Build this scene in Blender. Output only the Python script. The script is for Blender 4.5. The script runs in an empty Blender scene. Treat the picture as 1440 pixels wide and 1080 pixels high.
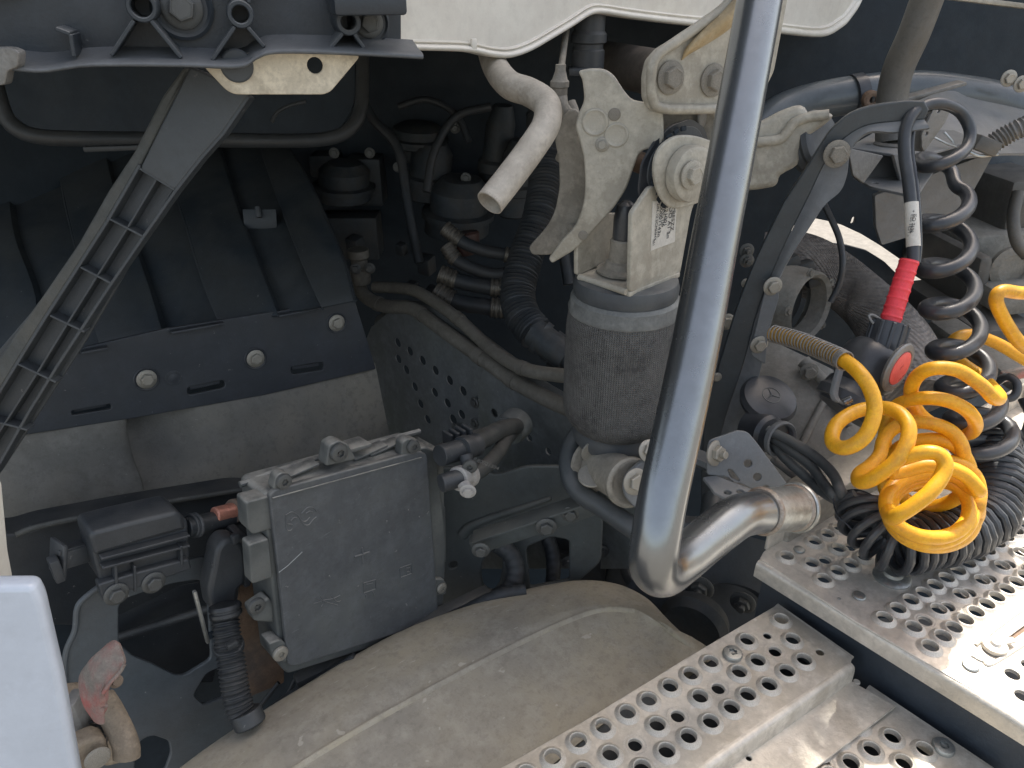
import bpy, bmesh, math, random
from mathutils import Vector, Matrix
from mathutils.geometry import intersect_line_plane
random.seed(4)
S = bpy.context.scene; COL = S.collection
PI = math.pi; rad = math.radians
# ---------------------------------------------------------------- camera
F = 1047.0; PIT = rad(28); CAM = Vector((0, 0, 1.75)); q = math.sqrt(.5)
FW = Vector((q*math.cos(PIT), q*math.cos(PIT), -math.sin(PIT)))
RT = Vector((q, -q, 0)); UP = RT.cross(FW); FH = Vector((q, q, 0))
cd = bpy.data.cameras.new('camera'); cam = bpy.data.objects.new('camera', cd); COL.objects.link(cam)
cam.matrix_world = Matrix((( RT.x, UP.x, -FW.x, CAM.x), (RT.y, UP.y, -FW.y, CAM.y), (RT.z, UP.z, -FW.z, CAM.z), (0, 0, 0, 1)))
cd.sensor_width = 36; cd.lens = 36*F/1440; cd.clip_start = .02; cd.clip_end = 2000
S.camera = cam
# ---------------------------------------------------------------- sky, sun, exposure
SUN = Vector((.55, .215, 1.0)).normalized()     # direction towards the sun
w = bpy.data.worlds.new('World'); S.world = w; w.use_nodes = True
nt = w.node_tree; bg = nt.nodes['Background']; sky = nt.nodes.new('ShaderNodeTexSky')
sky.sky_type = 'NISHITA'; sky.sun_disc = False
sky.sun_elevation = math.asin(SUN.z); sky.sun_rotation = math.atan2(SUN.x, SUN.y)
sky.air_density = 1.0; sky.dust_density = 3.0; sky.ozone_density = 1.0
hz = nt.nodes.new('ShaderNodeMix'); hz.data_type = 'RGBA'; hz.blend_type = 'MULTIPLY'; hz.inputs[0].default_value = 1; hz.inputs[7].default_value = (1.08, 1.0, .90, 1)   # thin haze
hs = nt.nodes.new('ShaderNodeHueSaturation'); hs.inputs['Saturation'].default_value = .72
nt.links.new(sky.outputs[0], hs.inputs['Color']); nt.links.new(hs.outputs[0], hz.inputs[6]); nt.links.new(hz.outputs[2], bg.inputs[0]); bg.inputs[1].default_value = .15
sl = bpy.data.lights.new('sun', 'SUN'); sun = bpy.data.objects.new('sun', sl); COL.objects.link(sun)
sl.energy = 4.5; sl.angle = rad(2.2); sl.color = (1, .95, .87)
sun.rotation_euler = SUN.to_track_quat('Z', 'Y').to_euler(); sun.location = (3, 0, 6)
S.view_settings.view_transform = 'Standard'; S.view_settings.look = 'None'
S.view_settings.exposure = 1.3; S.view_settings.gamma = 1; S.view_settings.use_curve_mapping = False
S.render.engine = 'CYCLES'; S.cycles.max_bounces = 8; S.cycles.diffuse_bounces = 5; S.cycles.use_denoising = True
# ---------------------------------------------------------------- helpers
def V(*a): return Vector(a)
def ray(px, py): return FW + RT*((px-720)/F) - UP*((py-540)/F)
def P(px, py, d): return CAM + ray(px, py)*d                 # photograph position + distance -> place
def PZ(px, py, z):
    r = ray(px, py); return CAM + r*((z-CAM.z)/r.z)
def PL(px, py, pl):
    r = ray(px, py); return CAM + r*((pl[0]-CAM).dot(pl[1])/r.dot(pl[1]))
def R(n, d): return n*d/F                                    # n pixels at distance d -> metres
NY = V(0, -1, 0); NX = V(-1, 0, 0); NZ = V(0, 0, 1); NC = -FH
def plane(px, py, d, n): return (P(px, py, d), n.normalized())
def axes_of(n, xd=None):
    n = n.normalized()
    x = (xd - n*xd.dot(n)).normalized() if xd else (V(1, 0, 0) if abs(n.z) > .95 else V(0, 0, 1).cross(n).normalized())
    return x, n.cross(x), n
def cr(p0, p1, p2, p3, t):
    return .5*((2*p1) + (p2-p0)*t + (2*p0-5*p1+4*p2-p3)*t*t + (3*p1-p0-3*p2+p3)*t**3)
def spline(pts, n=8, closed=False):
    o = []; m = len(pts)
    for i in range(m if closed else m-1):
        a = pts[(i-1) % m] if closed or i > 0 else pts[0]*2-pts[1]
        b = pts[i]; c = pts[(i+1) % m]
        d = pts[(i+2) % m] if closed or i+2 < m else pts[-1]*2-pts[-2]
        for k in range(n): o.append(cr(a, b, c, d, k/n))
    if not closed: o.append(pts[-1].copy())
    return o
def finish(me):
    for p in me.polygons: p.use_smooth = True
    me.set_sharp_from_angle(angle=rad(32))
def tag(o, label=None, cat=None, group=None, kind=None):
    if label: o['label'] = label
    if cat: o['category'] = cat
    if group: o['group'] = group
    if kind: o['kind'] = kind
    return o
def T(name, label, cat, loc, group=None):
    e = bpy.data.objects.new(name, None); e.empty_display_size = .03; COL.objects.link(e)
    e.location = loc; return tag(e, label, cat, group)
WL = {}
def wloc(o): return WL.get(o.name, o.location)
def obj(name, g, mat, parent=None, label=None):
    """g: bmesh or mesh in world coordinates -> one linked mesh object with its origin at its own centre"""
    if isinstance(g, bmesh.types.BMesh):
        bmesh.ops.recalc_face_normals(g, faces=g.faces)
        me = bpy.data.meshes.new(name); g.to_mesh(me); g.free()
    else: me = g; me.name = name
    c = Vector()
    if len(me.vertices):
        lo = [min(v.co[i] for v in me.vertices) for i in range(3)]; hi = [max(v.co[i] for v in me.vertices) for i in range(3)]
        c = V(*[(a+b)/2 for a, b in zip(lo, hi)])
        me.transform(Matrix.Translation(-c))
    finish(me); me.materials.clear(); me.materials.append(mat)
    o = bpy.data.objects.new(name, me); COL.objects.link(o)
    if parent: o.parent = parent; o.location = c - wloc(parent)
    else: o.location = c
    WL[o.name] = c
    if label: o['label'] = label
    return o
def place(name, me, mat, parent, pos, axis, s=1.0, spin=0.0, label=None):
    """a copy that shares mesh me (modelled along +Z at unit size), turned to axis"""
    if not me.materials: me.materials.append(mat)
    o = bpy.data.objects.new(name, me); COL.objects.link(o)
    qn = axis.to_track_quat('Z', 'Y')
    o.rotation_mode = 'QUATERNION'; o.rotation_quaternion = qn @ Matrix.Rotation(spin, 3, 'Z').to_quaternion()
    o.scale = (s, s, s)
    if parent: o.parent = parent; o.location = pos - wloc(parent)
    else: o.location = pos
    WL[o.name] = Vector(pos)
    if o.material_slots: o.material_slots[0].link = 'OBJECT'; o.material_slots[0].material = mat
    if label: o['label'] = label
    return o
def B(): return bmesh.new()
def addbox(bm, c, s, x=V(1, 0, 0), y=V(0, 1, 0), bev=.0, seg=2):
    x = x.normalized(); z = x.cross(y).normalized(); y = z.cross(x)
    t = bmesh.new(); bmesh.ops.create_cube(t, size=1)
    for v in t.verts: v.co = V(v.co.x*s[0], v.co.y*s[1], v.co.z*s[2])
    if bev: bmesh.ops.bevel(t, geom=t.edges[:], offset=bev, segments=seg, affect='EDGES', profile=.5)
    m = Matrix((x, y, z)).transposed().to_4x4(); m.translation = c
    t.transform(m); me = bpy.data.meshes.new('t'); t.to_mesh(me); t.free(); bm.from_mesh(me); bpy.data.meshes.remove(me)
    return bm
def addlathe(bm, p, ax, prof, seg=32, cap=True, closed=False):
    x, y, n = axes_of(ax); rings = []
    for r, z in prof:
        rings.append([bm.verts.new(p + n*z + (x*math.cos(2*PI*i/seg) + y*math.sin(2*PI*i/seg))*max(r, 1e-5)) for i in range(seg)])
    pr = list(zip(rings, rings[1:])) + ([(rings[-1], rings[0])] if closed else [])
    for a, b in pr:
        for i in range(seg): bm.faces.new((a[i], a[(i+1) % seg], b[(i+1) % seg], b[i]))
    if cap and not closed: bm.faces.new(rings[0][::-1]); bm.faces.new(rings[-1])
    return bm
def addtube(bm, pts, r, seg=16, n=8, caps=True, rf=None, raw=False, flat=1.0, closed=False):
    """tube through pts; rf(s) scales the radius with the length s along it"""
    sp = pts if raw else spline(pts, n)
    if rf:                                                    # resample evenly and finely for rings
        L = [0.0]
        for a, b in zip(sp, sp[1:]): L.append(L[-1] + (b-a).length)
        st = rf[1]; N = int(L[-1]/st) + 1; o = []; j = 0
        for k in range(N+1):
            s = L[-1]*k/N
            while j < len(L)-2 and L[j+1] < s: j += 1
            o.append(sp[j].lerp(sp[j+1], (s-L[j])/max(1e-9, L[j+1]-L[j])))
        sp = o
    s = 0; rings = []; t0 = (sp[1]-sp[0]).normalized()
    u = t0.orthogonal().normalized()
    for i, p in enumerate(sp):
        t = (sp[min(i+1, len(sp)-1)] - sp[max(i-1, 0)])
        if t.length < 1e-9: continue
        t.normalize(); u = (u - t*u.dot(t)).normalized(); v = t.cross(u)
        if i: s += (p-sp[i-1]).length
        rr = (r(i/(len(sp)-1)) if callable(r) else r)*(rf[0](s) if rf else 1)
        rings.append([bm.verts.new(p + (u*math.cos(2*PI*k/seg) + v*math.sin(2*PI*k/seg)*flat)*rr) for k in range(seg)])
    for a, b in zip(rings, rings[1:]):
        for i in range(seg): bm.faces.new((a[i], a[(i+1) % seg], b[(i+1) % seg], b[i]))
    if caps: bm.faces.new(rings[0][::-1]); bm.faces.new(rings[-1])
    return bm
def cyl(a, b, r, seg=32, bev=.0008, bm=None):
    d = b-a; L = d.length; bm = bm or B()
    return addlathe(bm, a, d, [(r-bev, 0), (r, bev), (r, L-bev), (r-bev, L)], seg)
def pp(l): return [P(*t) for t in l]
def roundpoly(pts, r, seg=4):
    o = []; n = len(pts)
    for i in range(n):
        a, b, c = pts[i-1], pts[i], pts[(i+1) % n]
        u = a-b; v = c-b; k = min(r, u.length*.45, v.length*.45)
        p0 = b + u.normalized()*k; p1 = b + v.normalized()*k
        for s in range(seg+1):
            t = s/seg; o.append(p0*(1-t)**2 + b*2*t*(1-t) + p1*t*t)
    return o
def platemesh(poly, holes, pl, th, bev=.001, xd=None, bres=2):
    """poly, holes: lists of 3-D points lying on plane pl; th goes away from the viewer side"""
    o, n = pl; x, y, n = axes_of(n, xd)
    cu = bpy.data.curves.new('c', 'CURVE'); cu.dimensions = '2D'; cu.fill_mode = 'BOTH'
    bev = min(bev, th*.45); cu.extrude = th/2 - bev; cu.bevel_depth = bev; cu.bevel_resolution = bres; cu.offset = -bev
    for lp in [poly] + list(holes):
        s = cu.splines.new('POLY'); s.points.add(len(lp)-1); s.use_cyclic_u = True
        for i, p in enumerate(lp):
            d = p-o; s.points[i].co = (d.dot(x), d.dot(y), 0, 1)
    t = bpy.data.objects.new('t', cu); me = bpy.data.meshes.new_from_object(t)
    bpy.data.objects.remove(t); bpy.data.curves.remove(cu)
    m = Matrix((x, y, n)).transposed().to_4x4(); m.translation = o - n*th/2
    me.transform(m); return me
def circ(c, r, n, seg=18, xd=None, ry=None):
    x, y, n = axes_of(n, xd)
    return [c + x*math.cos(2*PI*i/seg)*r + y*math.sin(2*PI*i/seg)*(ry or r) for i in range(seg)]
def plate(name, poly, pl, th, mat, parent=None, holes=(), bev=.001, rnd=.004, smooth=0, label=None):
    """poly: outline as photograph positions on plane pl; holes: outlines or (x, y, radius in metres)"""
    def lp(l, s, r):
        v = [PL(a, b, pl) for a, b in l]
        return spline(v, s, True) if s else (roundpoly(v, r) if r else v)
    H = []
    for h in holes:
        if len(h) == 3 and not isinstance(h[0], tuple): H.append(circ(PL(h[0], h[1], pl), h[2], pl[1]))
        else: H.append(lp(h, 0, .006))
    return obj(name, platemesh(lp(poly, smooth, rnd), H, pl, th, bev), mat, parent, label)
def gridsurf(rows, th=.004, n=6, m=6, side=None, closeback=True):
    """smooth shell through rows of 3-D points, th thick, away from side"""
    R1 = [spline(r, n) for r in rows]
    cols = [spline([R1[j][i] for j in range(len(R1))], m) for i in range(len(R1[0]))]
    W = len(cols); H = len(cols[0]); bm = B()
    g = [[bm.verts.new(cols[i][j]) for j in range(H)] for i in range(W)]
    nr = [[None]*H for _ in range(W)]; ref = side or -FW
    for i in range(W):
        for j in range(H):
            a = cols[min(i+1, W-1)][j]-cols[max(i-1, 0)][j]; b = cols[i][min(j+1, H-1)]-cols[i][max(j-1, 0)]
            k = a.cross(b); k = k.normalized() if k.length > 1e-12 else ref
            nr[i][j] = k
    s = 1 if sum(nr[i][j].dot(ref) for i in range(W) for j in range(H)) > 0 else -1
    h = [[bm.verts.new(cols[i][j] - nr[i][j]*s*th) for j in range(H)] for i in range(W)]
    for i in range(W-1):
        for j in range(H-1):
            bm.faces.new((g[i][j], g[i+1][j], g[i+1][j+1], g[i][j+1]))
            bm.faces.new((h[i][j], h[i][j+1], h[i+1][j+1], h[i+1][j]))
    for i in range(W-1):
        for j in (0, H-1): bm.faces.new((g[i][j], h[i][j], h[i+1][j], g[i+1][j]))
    for j in range(H-1):
        for i in (0, W-1): bm.faces.new((g[i][j], g[i][j+1], h[i][j+1], h[i][j]))
    return bm
# unit fasteners, modelled once
def unitmesh(name, bm):
    bmesh.ops.recalc_face_normals(bm, faces=bm.faces); me = bpy.data.meshes.new(name); bm.to_mesh(me); bm.free(); finish(me); return me
_b = addlathe(B(), V(0, 0, 0), V(0, 0, 1), [(.2, 0), (.97, 0), (1, .05), (1, .14), (.95, .18), (.7, .24)], 28)
addlathe(_b, V(0, 0, .15), V(0, 0, 1), [(.66, 0), (.66, .42), (.60, .48), (.52, .50), (.5, .47)], 6)
HEX = unitmesh('bolt', _b)
_b = addlathe(B(), V(0, 0, 0), V(0, 0, 1), [(.2, 0), (.95, 0), (1, .06), (1, .16), (.9, .22), (.66, .26)], 28)
addlathe(_b, V(0, 0, .2), V(0, 0, 1), [(.62, 0), (.62, .4), (.56, .46), (.40, .46)], 6)
addlathe(_b, V(0, 0, .3), V(0, 0, 1), [(.3, 0), (.3, .75), (.26, .8)], 16)
NUT = unitmesh('nut', _b)
_b = addlathe(B(), V(0, 0, 0), V(0, 0, 1), [(.3, 0), (1, 0), (1, .25), (.9, .42), (.55, .5), (.42, .5), (.40, .22), (.16, .2), (.14, .32)], 24)
for i in range(6):
    a = i*PI/3; addbox(_b, V(math.cos(a)*.42, math.sin(a)*.42, .36), (.16, .14, .26), V(math.cos(a), math.sin(a), 0), V(-math.sin(a), math.cos(a), 0))
TORX = unitmesh('screw', _b)
RIVET = unitmesh('rivet', addlathe(B(), V(0, 0, 0), V(0, 0, 1), [(1, 0), (1, .08), (.9, .2), (.65, .28), (.3, .3), (.01, .3)], 24))
RIM = unitmesh('hole_rim', addlathe(B(), V(0, 0, 0), V(0, 0, 1), [(1.55, .012), (1.36, .12), (1.2, .32), (1.08, .44), (1.0, .46), (.93, .40), (.90, .15), (.90, -.35), (.99, -.35), (1.3, -.05)], 28, closed=True))
FLARE = unitmesh('hole_rim', addlathe(B(), V(0, 0, 0), V(0, 0, 1), [(1.45, .012), (1.25, .02), (1.08, -.06), (.95, -.3), (.90, -.6), (.95, -.62), (1.1, -.3), (1.35, -.04)], 28, closed=True))
def text(name, s, pos, xd, n, size, mat, parent, ext=.0002, off=.0004, outline=False):
    cu = bpy.data.curves.new('t', 'FONT'); cu.body = s; cu.size = size; cu.extrude = ext; cu.align_x = 'CENTER'; cu.align_y = 'CENTER'
    if outline: cu.fill_mode = 'NONE'; cu.bevel_depth = outline; cu.bevel_resolution = 0; cu.extrude = 0
    t = bpy.data.objects.new('t', cu); me = bpy.data.meshes.new_from_object(t); bpy.data.objects.remove(t)
    x, y, n = axes_of(n, xd); m = Matrix((x, y, n)).transposed().to_4x4(); m.translation = pos + n*off
    me.transform(m); return obj(name, me, mat, parent)
# ---------------------------------------------------------------- materials
def M(name, col, rough=.5, metal=0.0, dirt=None, amt=.5, scale=6, bump=.15, fine=350, dust=0.0, dustcol=(.30, .27, .22), specks=0.0, scr=0.0, thr=.5, coat=0, rv=.15, streak=None):
    m = bpy.data.materials.new(name); m.use_nodes = True; n = m.node_tree.nodes; l = m.node_tree.links.new
    b = n['Principled BSDF']; b.inputs['Metallic'].default_value = metal; b.inputs['Coat Weight'].default_value = coat
    tc = n.new('ShaderNodeTexCoord').outputs['Object']
    if streak:
        mp = n.new('ShaderNodeMapping'); mp.inputs['Scale'].default_value = streak; l(tc, mp.inputs[0]); tcs = mp.outputs[0]
    else: tcs = tc
    def noise(sc, det=6, v=tc, ro=.6):
        t = n.new('ShaderNodeTexNoise'); t.inputs['Scale'].default_value = sc; t.inputs['Detail'].default_value = det; t.inputs['Roughness'].default_value = ro; l(v, t.inputs['Vector']); return t.outputs['Fac']
    def ramp(f, a, c):
        t = n.new('ShaderNodeMapRange'); t.inputs[1].default_value = a; t.inputs[2].default_value = c; t.interpolation_type = 'SMOOTHSTEP'; l(f, t.inputs[0]); return t.outputs[0]
    def mul(f, k):
        t = n.new('ShaderNodeMath'); t.operation = 'MULTIPLY'; l(f, t.inputs[0])
        if isinstance(k, (int, float)): t.inputs[1].default_value = k
        else: l(k, t.inputs[1])
        return t.outputs[0]
    def mix(f, a, c):
        t = n.new('ShaderNodeMix'); t.data_type = 'RGBA'; l(f, t.inputs[0])
        for s, v in ((6, a), (7, c)):
            if isinstance(v, tuple): t.inputs[s].default_value = (*v, 1)
            else: l(v, t.inputs[s])
        return t.outputs[2]
    dirt = dirt or tuple(c*.45 for c in col)
    f1 = ramp(noise(scale, 9, tcs), thr-.15, thr+.2)
    c = mix(mul(f1, amt), col, dirt)
    f2 = ramp(noise(scale*5, 8, tcs, .7), .42, .68)
    c = mix(mul(f2, amt*.6), c, tuple(min(1, x*1.5+.01) for x in col))
    f3 = ramp(noise(scale*16, 6, tc, .75), .46, .66)
    c = mix(mul(f3, amt*.35), c, tuple(x*.5 for x in col))
    if dust:
        g = n.new('ShaderNodeNewGeometry'); sx = n.new('ShaderNodeSeparateXYZ'); l(g.outputs['Normal'], sx.inputs[0])
        fu = ramp(sx.outputs[2], .1, .95); fd = mul(mul(fu, ramp(noise(scale*2.2, 8), .25, .65)), dust)
        c = mix(fd, c, dustcol)
    if specks: c = mix(mul(ramp(noise(fine*.35, 3), .70, .76), specks), c, (.42, .41, .38))
    if scr:
        mp = n.new('ShaderNodeMapping'); mp.inputs['Scale'].default_value = (5, 5, 70); mp.inputs['Rotation'].default_value = (.7, .5, .3); l(tc, mp.inputs[0])
        c = mix(mul(ramp(noise(9, 2, mp.outputs[0]), .70, .74), scr), c, tuple(min(1, x*1.8+.08) for x in col))
    l(c, b.inputs['Base Color'])
    r = n.new('ShaderNodeMapRange'); r.inputs[3].default_value = max(.05, rough-rv); r.inputs[4].default_value = min(1, rough+rv); l(noise(scale*3, 6), r.inputs[0]); l(r.outputs[0], b.inputs['Roughness'])
    bp = n.new('ShaderNodeBump'); bp.inputs['Strength'].default_value = bump; bp.inputs['Distance'].default_value = .002
    h = n.new('ShaderNodeMath'); h.operation = 'ADD'; l(noise(fine, 4), h.inputs[0]); l(mul(noise(scale*4, 5), 1.5), h.inputs[1]); l(h.outputs[0], bp.inputs['Height']); l(bp.outputs[0], b.inputs['Normal'])
    return m
litm = M('lit flange plastic', (.11, .12, .13), .45, dirt=(.07, .08, .09), amt=.6, dust=.3, dustcol=(.25, .24, .22))  # lighter bracket plastic; the light on the lower flange is put into the colour
blackpl = M('black plastic', (.022, .027, .032), .48, dirt=(.05, .052, .05), amt=.6, dust=.35, dustcol=(.16, .15, .13), specks=.35, scr=.15)
stripm = M('liner plastic', (.038, .045, .055), .5, dirt=(.07, .072, .072), amt=.5, dust=.3, dustcol=(.16, .15, .13), specks=.5, scr=.25)
strutm = M('dusty strut plastic', (.042, .050, .058), .45, dirt=(.075, .078, .075), amt=.5, dust=.3, dustcol=(.2, .19, .17), specks=.3)
brackm = M('bracket plastic', (.028, .036, .045), .42, dirt=(.02, .026, .032), amt=.5, dust=.7, dustcol=(.26, .26, .25), specks=.2)
linerm = M('dark liner', (.028, .037, .045), .55, dirt=(.04, .042, .042), amt=.6, dust=.4, dustcol=(.09, .09, .08), specks=.3, scr=.1)
lowerm = M('dusty grey liner', (.155, .15, .132), .75, dirt=(.31, .285, .23), amt=1, scale=5, dust=.5, dustcol=(.2, .18, .15), specks=.35, scr=.2, bump=.3)
boxm = M('grey box plastic', (.082, .088, .093), .5, dirt=(.14, .148, .14), amt=.8, scale=7, specks=.5, scr=.35, dust=.6, dustcol=(.36, .34, .29), thr=.58)
boxd = M('grey housing plastic', (.065, .073, .073), .55, dirt=(.2, .2, .18), amt=.6, scale=12, specks=.3, dust=.95, dustcol=(.40, .38, .33))
clampm = M('dark grey plastic', (.036, .042, .048), .45, dirt=(.07, .07, .068), amt=.6, dust=.35, dustcol=(.2, .19, .17), specks=.3)
framem = M('chassis paint', (.05, .06, .062), .5, dirt=(.09, .095, .088), amt=.7, dust=.6, dustcol=(.17, .165, .14), specks=.3)
railm = M('green grey chassis paint', (.14, .15, .152), .5, dirt=(.12, .13, .11), amt=.8, dust=.7, dustcol=(.17, .165, .14), specks=.4)
deepm = M('oily dark iron', (.026, .034, .040), .6, dirt=(.055, .052, .046), amt=.9, scale=16, dust=.3, dustcol=(.1, .09, .075))
deeprub = M('dark engine rubber', (.024, .030, .035), .55, dirt=(.06, .055, .05), amt=.6, scale=12)
backm = M('underbody black', (.010, .019, .028), .7, dirt=(.018, .027, .036), amt=.6)
beige = M('dusty cast paint', (.43, .405, .34), .45, dirt=(.26, .235, .185), amt=.75, scale=9, bump=.35, fine=260, specks=.3, dust=.3, dustcol=(.48, .44, .36), rv=.1)
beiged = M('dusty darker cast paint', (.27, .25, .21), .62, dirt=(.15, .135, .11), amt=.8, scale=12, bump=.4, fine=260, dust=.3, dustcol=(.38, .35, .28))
pipem = M('dusty pipe paint', (.42, .385, .33), .55, dirt=(.27, .235, .19), amt=.8, scale=10, bump=.35, specks=.3, dust=.4, dustcol=(.5, .47, .4))
cream = M('cream paint', (.70, .665, .59), .35, dirt=(.55, .49, .38), amt=.35, scale=4, bump=.06, thr=.6)
creamp = M('cream plate paint', (.62, .56, .44), .5, dirt=(.34, .28, .19), amt=.8, scale=14, bump=.1, thr=.58)
whitep = M('white panel paint', (.50, .55, .62), .3, dirt=(.5, .54, .6), amt=.3, scale=3, bump=.04, specks=.2, coat=.4)
alu = M('step aluminium', (.64, .595, .52), .45, .32, dirt=(.40, .345, .26), amt=.75, scale=7, bump=.25, fine=200, specks=.2, dust=.25, dustcol=(.5, .46, .38), scr=.25)
alud = M('deck aluminium', (.63, .585, .515), .42, .4, dirt=(.40, .37, .31), amt=.7, scale=6, bump=.25, fine=200, specks=.2, scr=.35)
fendm = M('dusty fender plastic', (.32, .29, .235), .75, dirt=(.46, .40, .285), amt=1, scale=6, bump=.3, fine=300, specks=.25, scr=.45, dust=.25, dustcol=(.33, .30, .245))
chrome = M('brushed handrail steel', (.27, .285, .295), .27, .88, dirt=(.25, .24, .21), amt=.3, scale=4, bump=.03, fine=120, specks=.12, rv=.05)
galv = M('galvanised steel', (.42, .44, .43), .38, .8, dirt=(.26, .25, .22), amt=.8, scale=14, bump=.1, specks=.2)
weldm = M('rusty weld', (.33, .30, .26), .6, .5, dirt=(.26, .16, .10), amt=.8, scale=40, bump=.6)
rubber = M('grey rubber', (.045, .052, .060), .5, dirt=(.13, .135, .13), amt=.6, scale=10, dust=.4, dustcol=(.22, .22, .2))
hosem = M('black hose rubber', (.03, .034, .04), .33, dirt=(.075, .078, .08), amt=.6, scale=14, bump=.06, dust=.3, dustcol=(.14, .14, .14))
cablem = M('shiny black cable', (.018, .021, .026), .22, dirt=(.05, .052, .055), amt=.5, scale=12, bump=.05)
yel = M('yellow hose', (.82, .385, .010), .42, dirt=(.46, .21, .04), amt=.7, scale=26, bump=.08, specks=.0, thr=.58, dust=.08, dustcol=(.62, .38, .12))
yeld = M('dirty tan hose', (.42, .25, .06), .5, dirt=(.25, .16, .06), amt=.7, scale=25, bump=.1)
condm = M('conduit plastic', (.022, .026, .03), .45, dirt=(.05, .05, .048), amt=.6, scale=14, dust=.3, dustcol=(.13, .125, .115))
redm = M('red rubber sleeve', (.86, .055, .075), .42, dirt=(.5, .03, .035), amt=.5, scale=20, bump=.1)
redlab = M('red sticker', (.80, .13, .11), .5, dirt=(.6, .1, .09), amt=.4, scale=30, bump=.03)
redpaint = M('worn red lever paint', (.20, .175, .15), .75, dirt=(.50, .08, .07), amt=.9, scale=26, bump=.5, thr=.58, specks=.4)
tan = M('brown latch casting', (.26, .21, .15), .7, dirt=(.14, .11, .08), amt=.8, scale=14, bump=.5)
rust = M('rusty plate', (.19, .12, .075), .8, dirt=(.10, .09, .08), amt=.8, scale=10, bump=.4)
copper = M('copper plug', (.62, .27, .19), .42, .35, dirt=(.4, .2, .14), amt=.6, scale=40)
steelb = M('bolt steel', (.42, .40, .35), .42, .6, dirt=(.22, .2, .16), amt=.8, scale=60, bump=.3)
steeld = M('dark bolt steel', (.14, .145, .14), .45, .5, dirt=(.07, .07, .065), amt=.8, scale=60, bump=.3)
labm = M('paper label', (.62, .60, .55), .6, dirt=(.45, .42, .36), amt=.4, scale=20, bump=.02)
inkm = M('label ink', (.04, .045, .05), .6, amt=.1)
inkr = M('faded red ink', (.42, .05, .05), .6, amt=.1)
castm = M('grey gearbox casting', (.23, .225, .20), .65, dirt=(.14, .13, .11), amt=.8, scale=8, bump=.6, fine=180, dust=.4, dustcol=(.3, .28, .24))
beamm = M('blue grey painted beam', (.075, .09, .10), .32, dirt=(.12, .13, .13), amt=.6, dust=.3, dustcol=(.2, .21, .2), coat=.3)
greyp = M('grey bracket steel', (.15, .16, .17), .45, dirt=(.17, .17, .16), amt=.6, dust=.4, dustcol=(.24, .24, .22), specks=.3)
greyl = M('grey worn steel', (.22, .22, .215), .5, .3, dirt=(.13, .12, .10), amt=.7, scale=12, dust=.3, dustcol=(.28, .27, .24))
groundm = M('pale concrete', (.135, .125, .11), .9, dirt=(.115, .108, .096), amt=.8, scale=3, bump=.3, fine=40)
whitecap = M('white cap', (.7, .7, .68), .4, amt=.1)
# cord weave of the air spring bellows
cordm = M('corded bellows rubber', (.14, .14, .134), .6, dirt=(.045, .045, .046), amt=.95, scale=26, bump=.2, thr=.58, dust=.2, dustcol=(.2, .19, .17))
def weave(m, ka, kz, st, diag=False):
    n = m.node_tree.nodes; l = m.node_tree.links.new; b = n['Principled BSDF']
    tc = n.new('ShaderNodeTexCoord'); sx = n.new('ShaderNodeSeparateXYZ'); l(tc.outputs['Object'], sx.inputs[0])
    def mth(op, a, c=None):
        t = n.new('ShaderNodeMath'); t.operation = op
        for i, v in enumerate((a, c)):
            if v is None: continue
            if isinstance(v, (int, float)): t.inputs[i].default_value = v
            else: l(v, t.inputs[i])
        return t.outputs[0]
    a = mth('MULTIPLY', mth('ARCTAN2', sx.outputs[1], sx.outputs[0]), ka); z = mth('MULTIPLY', sx.outputs[2], kz)
    if diag: f = mth('MULTIPLY', mth('SINE', mth('ADD', a, z)), mth('SINE', mth('SUBTRACT', a, z)))
    else: f = mth('ADD', mth('SINE', mth('ADD', a, mth('MULTIPLY', mth('SINE', z), .8))), mth('MULTIPLY', mth('SINE', z), .5))
    old = b.inputs['Normal'].links[0].from_node
    bp = n.new('ShaderNodeBump'); bp.inputs['Strength'].default_value = st; bp.inputs['Distance'].default_value = .0012
    l(f, bp.inputs['Height']); l(old.outputs[0], bp.inputs['Normal']); l(bp.outputs[0], b.inputs['Normal'])
weave(cordm, 150, 2400, .9)
heatm = M('woven heat wrap', (.24, .22, .20), .7, dirt=(.06, .055, .05), amt=.8, scale=10, bump=.2); weave(heatm, 60, 700, 1.0, True)
# ================================================================ THE SETTING
def quad(name, pts, mat, kind='structure'):
    bm = B(); bm.faces.new([bm.verts.new(p) for p in pts]); o = obj(name, bm, mat); return tag(o, kind=kind)
quad('ground', [V(-150, -150, 0), V(150, -150, 0), V(150, 150, 0), V(-150, 150, 0)], groundm)
# cab body over the bay: its rear wall stands above the skirt, out of the picture
cabt = T('truck_cab', 'underside and dark rear wall of the cab above the bay', 'cab', V(.6, 1.6, 1.78))
bm = B(); addbox(bm, V(1.25, 1.75, 2.85), (3.1, 2.1, 2.1), bev=.05); obj('shell', bm, backm, cabt)
# added backdrop darkening the bay, with an arched opening to the ground beyond
pb = plane(720, 540, 1.95, NC)
hole = [(1100, 332), (1125, 310), (1140, 306), (1165, 311), (1183, 316), (1211, 329), (1239, 346), (1262, 362), (1293, 383), (1324, 408), (1343, 449), (1318, 453), (1298, 430), (1284, 410), (1262, 386), (1244, 368), (1220, 353), (1190, 345), (1160, 342), (1110, 340)]
ubp = plate('bay_backdrop', [(-700, -420), (2300, -420), (2300, 1150), (-700, 1150)], pb, .012, backm, holes=[hole, [(1196, 314), (1199, 305), (1204, 305), (1202, 314), (1199, 316)]], rnd=0)
tag(ubp, 'added dark backdrop behind the bay with an arched opening showing pale ground', 'wall')
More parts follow.
